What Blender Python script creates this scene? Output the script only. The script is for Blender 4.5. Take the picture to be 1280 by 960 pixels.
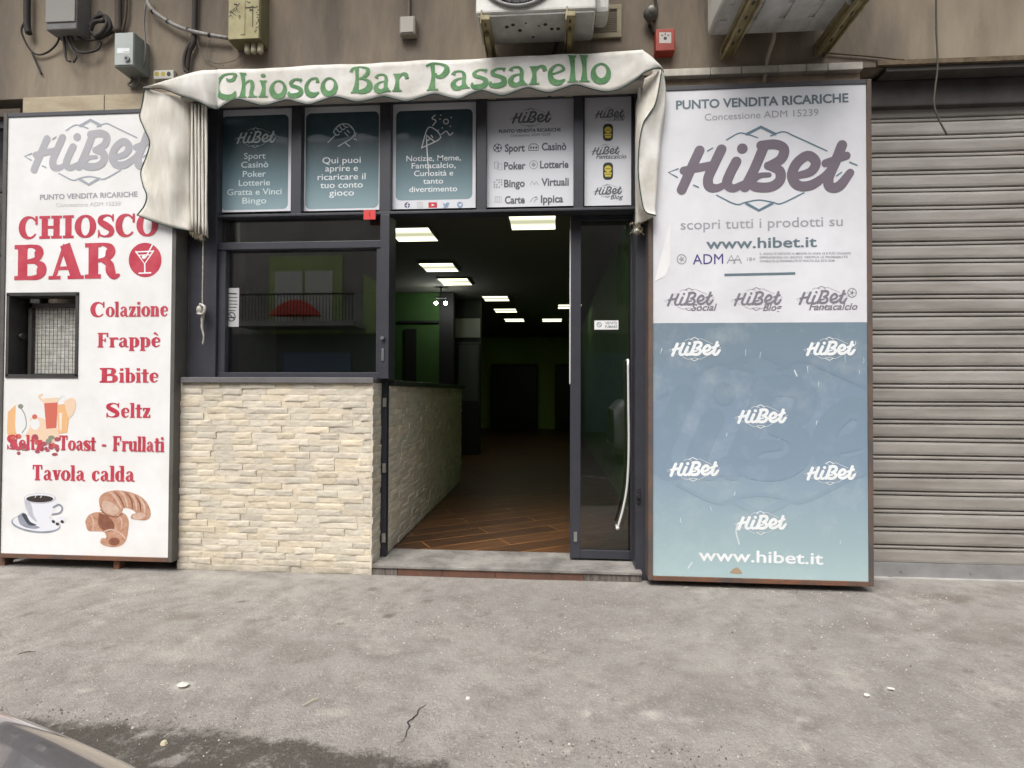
import bpy, bmesh, math, random
import numpy as np
from mathutils import Vector, Matrix, noise as mnoise

S = bpy.context.scene
for o in list(bpy.data.objects): bpy.data.objects.remove(o)
R = math.radians

# ------------------------------------------------------------------ camera
F, CX, CY = 690.0, 640.0, 480.0          # focal length in photo pixels (1280 wide)
CAM = Vector((0.0, -3.56, 1.16))
cd = bpy.data.cameras.new('camera'); cam = bpy.data.objects.new('camera', cd)
S.collection.objects.link(cam); S.camera = cam
cd.sensor_width = 36; cd.lens = 36 * F / 1280; cd.clip_start = .05; cd.clip_end = 500
cam.location = CAM
ROT = Matrix.Rotation(R(4.2), 3, 'Z') @ Matrix.Rotation(R(90.85), 3, 'X') @ Matrix.Rotation(R(0.25), 3, 'Z')
cam.rotation_euler = ROT.to_euler()
# ------------------------------------------------------------------ light
W = bpy.data.worlds.new('World'); S.world = W; W.use_nodes = True
nt = W.node_tree; bg = nt.nodes['Background']
sky = nt.nodes.new('ShaderNodeTexSky'); sky.sky_type = 'NISHITA'; sky.sun_disc = False
SUN_EL, SUN_AZ = 58, 200                 # azimuth measured from +Y towards +X
sky.sun_elevation = R(SUN_EL); sky.sun_rotation = R(SUN_AZ); sky.dust_density = 5; sky.air_density = 1.0; sky.ozone_density = .6
hs = nt.nodes.new('ShaderNodeHueSaturation'); hs.inputs['Saturation'].default_value = .30
nt.links.new(sky.outputs[0], hs.inputs['Color']); nt.links.new(hs.outputs[0], bg.inputs['Color'])
bg.inputs['Strength'].default_value = .15
sl = bpy.data.lights.new('sun', 'SUN'); sl.energy = 1.5; sl.angle = R(40); sl.color = (1, .97, .93)
so = bpy.data.objects.new('sun', sl); S.collection.objects.link(so)
sd = Vector((math.sin(R(SUN_AZ)) * math.cos(R(SUN_EL)), math.cos(R(SUN_AZ)) * math.cos(R(SUN_EL)), math.sin(R(SUN_EL))))
so.rotation_euler = sd.to_track_quat('Z', 'Y').to_euler(); so.location = (0, -6, 12)
S.view_settings.view_transform = 'Standard'; S.view_settings.look = 'None'
S.view_settings.exposure = 0.70; S.view_settings.gamma = 1; S.view_settings.use_curve_mapping = False
S.cycles.max_bounces = 8; S.cycles.transparent_max_bounces = 16; S.cycles.use_denoising = True

# ------------------------------------------------------------------ helpers
def ray(px, py):
    return (ROT @ Vector(((px - CX) / F, (CY - py) / F, -1))).normalized()
def at(px, py, Y=0.0):
    d = ray(px, py); t = (Y - CAM.y) / d.y; return CAM + d * t
def onground(px, py, z=0.0):
    d = ray(px, py); t = (z - CAM.z) / d.z; return CAM + d * t
class Frame:
    """an upright rectangle's own coordinates: u along it, v up, d out towards the street"""
    def __init__(s, o, yaw=0.0):
        s.o = Vector(o); s.u = Vector((math.cos(yaw), math.sin(yaw), 0)); s.n = Vector((math.sin(yaw), -math.cos(yaw), 0))
    def px(s, x, y):
        d = ray(x, y); t = (s.o - CAM).dot(s.n) / d.dot(s.n); p = CAM + d * t - s.o
        return p.dot(s.u), p.z
    def pt(s, u, v, d=0.0): return s.o + s.u * u + Vector((0, 0, v)) + s.n * d

MATS = {}
def node_mat(name): 
    m = bpy.data.materials.new(name); m.use_nodes = True
    return m, m.node_tree, m.node_tree.nodes['Principled BSDF']
def mat(name, col, rough=.6, metal=0., var=0., scale=6., bump=0., bscale=60., col2=None, stretch=(1, 1, 1), island=0., coat=0., spec=.5, detail=6., emit=0., ecol=None):
    """procedural surface: base colour broken by two scales of noise, optional bump"""
    if name in MATS: return MATS[name]
    m, t, b = node_mat(name); N = t.nodes.new; L = t.links.new
    b.inputs['Roughness'].default_value = rough; b.inputs['Metallic'].default_value = metal
    b.inputs['Coat Weight'].default_value = coat; b.inputs['Specular IOR Level'].default_value = spec
    if emit: b.inputs['Emission Color'].default_value = (*(ecol or col), 1); b.inputs['Emission Strength'].default_value = emit
    tc = N('ShaderNodeTexCoord'); mp = N('ShaderNodeMapping'); mp.inputs['Scale'].default_value = stretch
    L(tc.outputs['Object'], mp.inputs[0])
    c2 = col2 or tuple(max(0, c * (1 - var)) for c in col)
    n1 = N('ShaderNodeTexNoise'); n1.inputs['Scale'].default_value = scale; n1.inputs['Detail'].default_value = detail; n1.inputs['Roughness'].default_value = .62
    L(mp.outputs[0], n1.inputs[0])
    r = N('ShaderNodeMapRange'); r.inputs[1].default_value = .36; r.inputs[2].default_value = .66; L(n1.outputs[0], r.inputs[0])
    mx = N('ShaderNodeMix'); mx.data_type = 'RGBA'; mx.inputs[6].default_value = (*col, 1); mx.inputs[7].default_value = (*c2, 1)
    L(r.outputs[0], mx.inputs[0]); out = mx.outputs[2]
    if island:
        g = N('ShaderNodeNewGeometry'); h = N('ShaderNodeHueSaturation'); rr = N('ShaderNodeMapRange')
        rr.inputs[3].default_value = 1 - island; rr.inputs[4].default_value = 1 + island * .6
        L(g.outputs['Random Per Island'], rr.inputs[0]); L(rr.outputs[0], h.inputs['Value']); L(out, h.inputs['Color']); out = h.outputs[0]
    L(out, b.inputs['Base Color'])
    if var or col2:
        r2 = N('ShaderNodeMapRange'); r2.inputs[3].default_value = max(.02, rough - .1); r2.inputs[4].default_value = min(1, rough + .12)
        L(n1.outputs[0], r2.inputs[0]); L(r2.outputs[0], b.inputs['Roughness'])
    if bump:
        n2 = N('ShaderNodeTexNoise'); n2.inputs['Scale'].default_value = bscale; n2.inputs['Detail'].default_value = 5; L(mp.outputs[0], n2.inputs[0])
        bp = N('ShaderNodeBump'); bp.inputs['Strength'].default_value = bump; bp.inputs['Distance'].default_value = .01
        L(n2.outputs[0], bp.inputs['Height']); L(bp.outputs[0], b.inputs['Normal'])
    MATS[name] = m; return m
def ramp_mat(name, stops, z0, z1, rough=.35, dirt=.12, coat=0.):
    """vertical colour blend of a printed sheet, lowest stop first"""
    m, t, b = node_mat(name); N = t.nodes.new; L = t.links.new
    tc = N('ShaderNodeTexCoord'); sx = N('ShaderNodeSeparateXYZ'); L(tc.outputs['Object'], sx.inputs[0])
    mr = N('ShaderNodeMapRange'); mr.inputs[1].default_value = z0; mr.inputs[2].default_value = z1; L(sx.outputs[2], mr.inputs[0])
    cr = N('ShaderNodeValToRGB'); e = cr.color_ramp.elements
    e[0].position, e[0].color = stops[0][0], (*stops[0][1], 1); e[1].position, e[1].color = stops[-1][0], (*stops[-1][1], 1)
    for p, c in stops[1:-1]: x = e.new(p); x.color = (*c, 1)
    L(mr.outputs[0], cr.inputs[0])
    n = N('ShaderNodeTexNoise'); n.inputs['Scale'].default_value = 5; n.inputs['Detail'].default_value = 8; n.inputs['Roughness'].default_value = .7; L(tc.outputs['Object'], n.inputs[0])
    r = N('ShaderNodeMapRange'); r.inputs[1].default_value = .5; r.inputs[2].default_value = .8; r.inputs[4].default_value = dirt * 2; L(n.outputs[0], r.inputs[0])
    mx = N('ShaderNodeMix'); mx.data_type = 'RGBA'; mx.inputs[7].default_value = (.55, .6, .6, 1); L(r.outputs[0], mx.inputs[0]); L(cr.outputs[0], mx.inputs[6])
    L(mx.outputs[2], b.inputs['Base Color']); b.inputs['Roughness'].default_value = rough; b.inputs['Coat Weight'].default_value = coat
    return m
def glass(name, tint=.75, gain=1.0):
    m, t, b = node_mat(name); N = t.nodes.new; L = t.links.new
    t.nodes.remove(b); tr = N('ShaderNodeBsdfTransparent'); tr.inputs[0].default_value = (tint, tint, tint * .98, 1)
    gl = N('ShaderNodeBsdfGlossy'); gl.inputs['Roughness'].default_value = .015; gl.inputs[0].default_value = (.95, .95, .95, 1)
    fr = N('ShaderNodeFresnel'); fr.inputs[0].default_value = 1.5
    mu = N('ShaderNodeMath'); mu.operation = 'MULTIPLY'; mu.use_clamp = True; mu.inputs[1].default_value = gain; L(fr.outputs[0], mu.inputs[0])
    ms = N('ShaderNodeMixShader'); L(mu.outputs[0], ms.inputs[0]); L(tr.outputs[0], ms.inputs[1]); L(gl.outputs[0], ms.inputs[2])
    L(ms.outputs[0], t.nodes['Material Output'].inputs[0]); return m

def tag(o, label=None, cat=None, group=None, kind=None):
    if label: o['label'] = label
    if cat: o['category'] = cat
    if group: o['group'] = group
    if kind: o['kind'] = kind
    return o
def thing(name, loc, label, cat, group=None, kind=None):
    o = bpy.data.objects.new(name, None); o.empty_display_size = .1; S.collection.objects.link(o); o.location = loc
    return tag(o, label, cat, group, kind)

class MB:
    """collects shapes in world coordinates; build() links them as ONE mesh object"""
    def __init__(s): s.v = []; s.f = []; s.mi = []; s.sm = []; s.marks = []
    def mark(s): s.marks.append((len(s.v), len(s.f)))
    def pieces(s):
        """one MB for every marked line of writing"""
        if len(s.marks) < 2: return [s]
        out = []; M = [(0, 0)] + s.marks[1:] + [(len(s.v), len(s.f))]
        for (v0, f0), (v1, f1) in zip(M, M[1:]):
            q = MB(); q.v = s.v[v0:v1]; q.f = [[i - v0 for i in f] for f in s.f[f0:f1]]; q.mi = s.mi[f0:f1]; q.sm = s.sm[f0:f1]; out.append(q)
        return out
    def add(s, vs, fs, mi=0, smooth=False):
        k = len(s.v); s.v += [tuple(v) for v in vs]
        for f in fs: s.f.append([k + i for i in f]); s.mi.append(mi); s.sm.append(smooth)
        return s
    def frombm(s, bm, mi=0, smooth=False):
        bm.verts.index_update(); s.add([v.co.copy() for v in bm.verts], [[v.index for v in f.verts] for f in bm.faces], mi, smooth); bm.free(); return s
    def box(s, x0, x1, y0, y1, z0, z1, bev=.0, mi=0, M=None, seg=2):
        bm = bmesh.new(); bmesh.ops.create_cube(bm, size=1)
        sc = Vector((abs(x1 - x0), abs(y1 - y0), abs(z1 - z0))); c = Vector(((x0 + x1) / 2, (y0 + y1) / 2, (z0 + z1) / 2))
        for v in bm.verts: v.co = Vector((v.co.x * sc.x, v.co.y * sc.y, v.co.z * sc.z)) + c
        if bev: bmesh.ops.bevel(bm, geom=bm.edges[:], offset=min(bev, .45 * min(sc)), segments=seg, affect='EDGES', profile=.6)
        if M is not None: bmesh.ops.transform(bm, matrix=M, verts=bm.verts)
        return s.frombm(bm, mi)
    def fbox(s, fr, u0, u1, v0, v1, d0, d1, bev=0., mi=0):
        bm = bmesh.new(); bmesh.ops.create_cube(bm, size=1)
        for v in bm.verts:
            v.co = Vector(((u0 + u1) / 2 + v.co.x * abs(u1 - u0), (v0 + v1) / 2 + v.co.y * abs(v1 - v0), (d0 + d1) / 2 + v.co.z * abs(d1 - d0)))
        if bev: bmesh.ops.bevel(bm, geom=bm.edges[:], offset=bev, segments=2, affect='EDGES')
        for v in bm.verts: v.co = fr.pt(*v.co)
        bmesh.ops.recalc_face_normals(bm, faces=bm.faces[:])
        return s.frombm(bm, mi)
    def cyl(s, p0, p1, r0, r1=None, n=20, mi=0, smooth=True):
        r1 = r0 if r1 is None else r1; p0 = Vector(p0); p1 = Vector(p1); a = (p1 - p0).normalized()
        q = a.orthogonal().normalized(); w = a.cross(q); vs = []
        for p, r in ((p0, r0), (p1, r1)): vs += [p + (q * math.cos(2 * math.pi * i / n) + w * math.sin(2 * math.pi * i / n)) * r for i in range(n)]
        s.add(vs, [[i, (i + 1) % n, n + (i + 1) % n, n + i] for i in range(n)], mi, smooth)
        k = len(s.v); s.v += [tuple(v) for v in vs]
        s.f += [[k + i for i in range(n)][::-1], [k + n + i for i in range(n)]]; s.mi += [mi, mi]; s.sm += [False, False]
        return s
    def tube(s, pts, r, n=8, mi=0, spline=True, closed=False):
        P = [Vector(p) for p in (crom(pts, 6) if spline and len(pts) > 2 else pts)]; vs = []; fs = []
        q = None
        for i, p in enumerate(P):
            a = (P[min(i + 1, len(P) - 1)] - P[max(i - 1, 0)]); a = a.normalized() if a.length > 1e-9 else Vector((0, 0, 1))
            q = a.orthogonal().normalized() if q is None else (q - a * q.dot(a)).normalized()
            w = a.cross(q); rr = r[min(len(r) - 1, int(i * len(r) / len(P)))] if isinstance(r, (list, tuple)) else r
            vs += [p + (q * math.cos(2 * math.pi * j / n) + w * math.sin(2 * math.pi * j / n)) * rr for j in range(n)]
        for i in range(len(P) - 1):
            fs += [[i * n + j, i * n + (j + 1) % n, (i + 1) * n + (j + 1) % n, (i + 1) * n + j] for j in range(n)]
        fs += [list(range(n))[::-1], [(len(P) - 1) * n + j for j in range(n)]]
        return s.add(vs, fs, mi, True)
    def sphere(s, c, r, seg=16, rings=10, mi=0, sc=(1, 1, 1)):
        bm = bmesh.new(); bmesh.ops.create_uvsphere(bm, u_segments=seg, v_segments=rings, radius=r)
        for v in bm.verts: v.co = Vector((v.co.x * sc[0], v.co.y * sc[1], v.co.z * sc[2])) + Vector(c)
        return s.frombm(bm, mi, True)
    def grid(s, fn, nu, nv, mi=0, smooth=True):
        vs = [fn(i / nu, j / nv) for j in range(nv + 1) for i in range(nu + 1)]
        return s.add(vs, [[j * (nu + 1) + i, j * (nu + 1) + i + 1, (j + 1) * (nu + 1) + i + 1, (j + 1) * (nu + 1) + i] for j in range(nv) for i in range(nu)], mi, smooth)
    def build(s, name, mats, parent=None, **kw):
        if parent and len(s.marks) > 1: return [q.build(name, mats, parent, **kw) for q in s.pieces()][0]
        off = Vector(parent.matrix_basis.translation) if parent else Vector((0, 0, 0))
        if parent and parent.parent: off = off + Vector(parent.parent.matrix_basis.translation)
        me = bpy.data.meshes.new(name)
        org = kw.pop('origin', None)
        base = Vector(org) if org is not None else off
        if parent and org is None: base = off
        me.from_pydata([Vector(v) - base for v in s.v], [], s.f)
        for m in (mats if isinstance(mats, (list, tuple)) else [mats]): me.materials.append(m)
        me.polygons.foreach_set('material_index', s.mi); me.polygons.foreach_set('use_smooth', s.sm); me.update()
        o = bpy.data.objects.new(name, me); S.collection.objects.link(o)
        if parent: o.parent = parent
        if org is not None: o.location = base - off
        for k, v in kw.items():
            if v is not None: o[k] = v
        return o
def crom(pts, n=6):
    P = [Vector(p) for p in pts]; P = [P[0] * 2 - P[1]] + P + [P[-1] * 2 - P[-2]]; out = []
    for i in range(1, len(P) - 2):
        a, b, c, d = P[i - 1:i + 3]
        for k in range(n):
            t = k / n; out.append(.5 * ((2 * b) + (c - a) * t + (2 * a - 5 * b + 4 * c - d) * t * t + (3 * b - a - 3 * c + d) * t ** 3))
    return out + [P[-2]]
def solid(o, th, off=-1):
    m = o.modifiers.new('thickness', 'SOLIDIFY'); m.thickness = th; m.offset = off; return o

# ------------------------------------------------------------------ lettering
def text_shape(body, bold=0.0, shear=0.0, space=1.0):
    cu = bpy.data.curves.new('lettering', 'FONT'); cu.body = body; cu.size = 1; cu.offset = bold; cu.shear = shear; cu.space_character = space; cu.resolution_u = 3
    o = bpy.data.objects.new('lettering', cu); S.collection.objects.link(o)
    bpy.context.view_layer.update()
    me = bpy.data.meshes.new_from_object(o.evaluated_get(bpy.context.evaluated_depsgraph_get()))
    vs = [(v.co.x, v.co.y) for v in me.vertices]; fs = [list(p.vertices) for p in me.polygons]
    bpy.data.objects.remove(o); bpy.data.curves.remove(cu); bpy.data.meshes.remove(me)
    return vs, fs
CAPH = max(v[1] for v in text_shape('H')[0])
def thin(d): return .0004 + d * .22          # print and vinyl lie almost flush
def place(mb, fr, vs, fs, x0, x1, caph, p0, p1, h, d, mi=0, warp=None, fit=True):
    """lays a flat shape whose baseline runs x0..x1 between the photo points p0, p1 of the frame's plane"""
    mb.mark()
    if not warp: d = thin(d)
    a = Vector(fr.px(*p0)); b = Vector(fr.px(*p1)); tp = Vector(fr.px(p0[0], p0[1] - h)); H = (tp - a).length
    e = (b - a); L = e.length; e = e / L; up = Vector((-e.y, e.x)); sx = L / (x1 - x0); sy = H / caph; out = []
    for v in vs:
        q = a + e * ((v[0] - x0) * sx) + up * (v[1] * sy); dd = d + (v[2] if len(v) > 2 else 0)
        if warp: dd += warp(q.x, q.y)
        out.append(fr.pt(q.x, q.y, dd))
    mb.add(out, fs, mi)
def txt(mb, fr, body, p0, p1, h, d=.004, mi=0, bold=0., shear=0., warp=None):
    vs, fs = text_shape(body, bold, shear)
    place(mb, fr, vs, fs, min(v[0] for v in vs), max(v[0] for v in vs), CAPH, p0, p1, h, d, mi, warp)
def ctxt(mb, fr, body, cx, y, w, h, slope=0., **k):
    txt(mb, fr, body, (cx - w / 2, y - slope * w / 2), (cx + w / 2, y + slope * w / 2), h, **k)

class Pen:
    """flat shapes made of pen strokes with a swelling width; every piece lies a hair above the last"""
    def __init__(s): s.v = []; s.f = []; s.z = 0.
    def lift(s): s.z += .00002
    def poly(s, pts):
        k = len(s.v); s.v += [(x, y, s.z) for x, y in pts]; s.f.append(list(range(k, k + len(pts)))); s.lift()
    def rect(s, x0, y0, x1, y1): s.poly([(x0, y0), (x1, y0), (x1, y1), (x0, y1)])
    def disc(s, x, y, rx, ry=None, n=20):
        ry = ry or rx; s.poly([(x + rx * math.cos(2 * math.pi * i / n), y + ry * math.sin(2 * math.pi * i / n)) for i in range(n)])
    def stroke(s, pts, w, closed=False, cap=True, sm=6):
        P3 = [(p[0], p[1], (w[i] if isinstance(w, (list, tuple)) else w)) for i, p in enumerate(pts)]
        if closed:
            n = len(P3); Q = []
            for i in range(n):
                a, b, c, d = [Vector(P3[(i + k) % n]) for k in (-1, 0, 1, 2)]
                for k in range(sm):
                    t = k / sm; Q.append(.5 * ((2 * b) + (c - a) * t + (2 * a - 5 * b + 4 * c - d) * t * t + (3 * b - a - 3 * c + d) * t ** 3))
            Q.append(Q[0])
        else: Q = crom(P3, sm) if (len(P3) > 2 and sm > 1) else [Vector(p) for p in P3]
        k = len(s.v); n = len(Q)
        for i, q in enumerate(Q):
            if closed: t = Q[(i + 1) % (n - 1)] - Q[(i - 1) % (n - 1)]
            else: t = Q[min(i + 1, n - 1)] - Q[max(i - 1, 0)]
            t = Vector((t.x, t.y)); t = t.normalized() if t.length > 1e-9 else Vector((1, 0)); nn = Vector((-t.y, t.x)) * q.z / 2
            s.v += [(q.x + nn.x, q.y + nn.y, s.z), (q.x - nn.x, q.y - nn.y, s.z)]; s.z += .0000012
        s.f += [[k + 2 * i, k + 2 * i + 1, k + 2 * i + 3, k + 2 * i + 2] for i in range(n - 1)]; s.lift()
        if cap and not closed:
            for q in (Q[0], Q[-1]): s.disc(q.x, q.y, q.z / 2, n=14)
    def ring(s, x, y, rx, ry, ws, wt, wb=None, a0=0):
        wb = wt if wb is None else wb; n = 12; P = []; w = []
        for i in range(n):
            a = 2 * math.pi * i / n; P.append((x + rx * math.cos(a), y + ry * math.sin(a))); c = abs(math.cos(a)) ** 1.5; w.append(ws * c + (wt if math.sin(a) > 0 else wb) * (1 - c))
        s.stroke(P, w, closed=True, sm=4)
def arc(x, y, rx, ry, a0, a1, n=9): return [(x + rx * math.cos(R(a0 + (a1 - a0) * i / (n - 1))), y + ry * math.sin(R(a0 + (a1 - a0) * i / (n - 1)))) for i in range(n)]

def fat(ch, p, x):
    """heavy slab-serif letters of the painted bar sign"""
    st = .27; sf = .12
    def stem(a, y0=0., y1=1., l=.1, r=.1, top=True, bot=True):
        p.rect(x + a, y0, x + a + st, y1)
        if bot: p.rect(x + a - l, y0, x + a + st + r, y0 + sf)
        if top: p.rect(x + a - l, y1 - sf, x + a + st + r, y1)
    def S_(cx, h, wd):
        P = [(cx + wd * .95, h * .74), (cx + wd * .7, h * .90), (cx + wd * .1, h * .955), (cx - wd * .62, h * .86), (cx - wd * .72, h * .68), (cx, h * .52), (cx + wd * .72, h * .34), (cx + wd * .66, h * .14), (cx, h * .045), (cx - wd * .7, h * .10), (cx - wd * .95, h * .27)]
        p.stroke([(x + a, b) for a, b in P], [.06, .08, .09, .2, .25, .3, .25, .2, .09, .08, .06], cap=False)
        p.rect(x + cx + wd * .86, h * .68, x + cx + wd * 1.06, h); p.rect(x + cx - wd * 1.06, 0, x + cx - wd * .86, h * .33)
    def dia(a, b, w): p.stroke([(x + a[0], a[1]), (x + b[0], b[1])], w, cap=False, sm=1)
    if ch == ' ': return .34
    if ch == '-': p.rect(x + .05, .3, x + .33, .44); return .42
    if ch == 'H': stem(.1); stem(.62); p.rect(x + .37, .44, x + .62, .56); return 1.04
    if ch == 'I': stem(.1); return .52
    if ch == 'O': p.ring(x + .46, .5, .33, .45, .28, .1); return .95
    if ch == 'C':
        p.stroke([(x + a, b) for a, b in arc(.47, .5, .34, .45, 38, 322, 13)], [.08, .09, .1, .16, .24, .28, .29, .28, .24, .16, .1, .09, .07], cap=False); p.rect(x + .72, .62, x + .82, 1); return .9
    if ch == 'S': S_(.4, 1, .32); return .83
    if ch == 'B':
        stem(.1, r=.02); p.stroke([(x + .34, .95), (x + .52, .95), (x + .68, .88), (x + .7, .74), (x + .62, .58), (x + .36, .53)], [.1, .1, .2, .26, .16, .09], cap=False)
        p.stroke([(x + .36, .5), (x + .6, .49), (x + .76, .4), (x + .77, .22), (x + .66, .08), (x + .34, .05)], [.09, .1, .24, .28, .16, .1], cap=False); return .98
    if ch == 'A':
        dia((.46, .98), (.16, .06), .11); dia((.46, .98), (.78, .06), .29); p.rect(x + .26, .26, x + .66, .36)
        p.rect(x - .0, 0, x + .34, .1); p.rect(x + .54, 0, x + 1.0, .1); return 1.03
    if ch == 'R':
        stem(.1, r=.08); p.stroke([(x + .34, .95), (x + .54, .95), (x + .7, .87), (x + .71, .72), (x + .6, .55), (x + .36, .5)], [.1, .1, .2, .27, .16, .09], cap=False)
        p.stroke([(x + .5, .5), (x + .68, .4), (x + .72, .2), (x + .82, .05), (x + .98, .1)], [.12, .22, .26, .18, .07], cap=False); return 1.06
    # condensed mixed case
    st = .2; sf = .09
    if ch == 'F': stem(.06, l=.05, r=.05); p.rect(x + .06, .9, x + .55, 1); p.rect(x + .46, .7, x + .55, .95); p.rect(x + .2, .46, x + .42, .54); p.rect(x + .36, .38, x + .43, .62); return .6
    if ch == 'T': stem(.19, l=.05, r=.05, top=False); p.rect(x + .02, .9, x + .56, 1); p.rect(x + .02, .7, x + .1, .95); p.rect(x + .48, .7, x + .56, .95); return .6
    st = .18; sf = .08; xh = .68
    if ch == 'l': stem(.05, l=.04, r=.04, top=False); p.rect(x + .0, .92, x + .2, 1); return .29
    if ch == 'i': stem(.05, 0, xh, l=.04, r=.04, top=False); p.rect(x, xh - .08, x + .2, xh); p.rect(x + .05, .8, x + .22, .97); return .29
    if ch == 't': stem(.08, 0, .9, l=0, r=.1, top=False); p.rect(x, xh - .1, x + .36, xh); return .38
    if ch in 'pbd':
        if ch == 'p': stem(.05, -.24, xh, l=.04, r=.05, top=False); p.rect(x, xh - .08, x + .2, xh); y0 = 0
        if ch == 'b': stem(.05, 0, 1, l=.0, r=.0, top=False, bot=False); p.rect(x, .92, x + .2, 1)
        if ch == 'd': stem(.3, 0, 1, l=.0, r=.04, top=False); p.rect(x + .22, .92, x + .4, 1)
        if ch == 'd': p.stroke([(x + .32, .6), (x + .2, .64), (x + .12, .5), (x + .11, .34), (x + .12, .17), (x + .2, .04), (x + .32, .08)], [.06, .08, .17, .2, .17, .08, .06], cap=False)
        else: p.stroke([(x + .2, .58), (x + .32, .64), (x + .41, .5), (x + .42, .34), (x + .41, .17), (x + .32, .04), (x + .2, .08)], [.06, .08, .17, .2, .17, .08, .06], cap=False)
        return .55
    if ch == 'o': p.ring(x + .26, .34, .17, .3, .19, .08); return .52
    if ch in 'eè':
        p.stroke([(x + .1, .36), (x + .4, .37), (x + .38, .55), (x + .26, .64), (x + .14, .52), (x + .12, .34), (x + .16, .13), (x + .28, .04), (x + .43, .16)], [.06, .07, .13, .08, .17, .19, .16, .08, .05], cap=False)
        if ch == 'è': p.stroke([(x + .16, .98), (x + .34, .8)], [.14, .07], cap=False)
        return .5
    if ch == 'c': p.stroke([(x + .39, .48), (x + .36, .6), (x + .25, .64), (x + .14, .52), (x + .12, .34), (x + .15, .13), (x + .27, .04), (x + .42, .17)], [.13, .1, .07, .16, .19, .16, .08, .05], cap=False); return .47
    if ch == 'a':
        p.rect(x + .26, .06, x + .43, .52); p.stroke([(x + .1, .5), (x + .17, .62), (x + .3, .62), (x + .36, .5)], [.12, .08, .09, .14], cap=False)
        p.stroke([(x + .3, .4), (x + .14, .32), (x + .11, .17), (x + .18, .05), (x + .3, .12)], [.06, .1, .16, .1, .06], cap=False); p.rect(x + .38, 0, x + .52, .08); return .53
    if ch == 'n' or ch == 'r':
        stem(.05, 0, xh, l=.04, r=.04, top=False); p.rect(x, xh - .08, x + .2, xh)
        if ch == 'r': p.stroke([(x + .2, .5), (x + .27, .62), (x + .38, .6)], [.06, .12, .17]); return .45
        p.stroke([(x + .2, .54), (x + .3, .64), (x + .39, .56), (x + .4, .4), (x + .4, .0)], [.05, .08, .15, .18, .18], cap=False); p.rect(x + .28, 0, x + .52, .08); return .56
    if ch == 'u':
        p.rect(x + .34, 0, x + .51, xh); p.rect(x + .0, xh - .08, x + .2, xh); p.rect(x + .28, xh - .08, x + .4, xh); p.rect(x + .45, 0, x + .56, .08)
        p.stroke([(x + .13, xh), (x + .13, .2), (x + .22, .05), (x + .36, .14)], [.18, .18, .1, .05], cap=False); return .57
    if ch == 'v': dia((.12, .64), (.25, .05), .18); dia((.38, .64), (.25, .05), .08); p.rect(x, xh - .08, x + .24, xh); p.rect(x + .29, xh - .08, x + .47, xh); return .47
    if ch == 'z': p.rect(x + .03, xh - .1, x + .42, xh); p.rect(x + .03, 0, x + .43, .1); dia((.33, .62), (.12, .05), .2); p.rect(x + .03, .45, x + .1, xh); p.rect(x + .36, 0, x + .43, .22); return .46
    if ch == 's':
        S_(.22, .68, .17); return .44
    return .4
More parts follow.
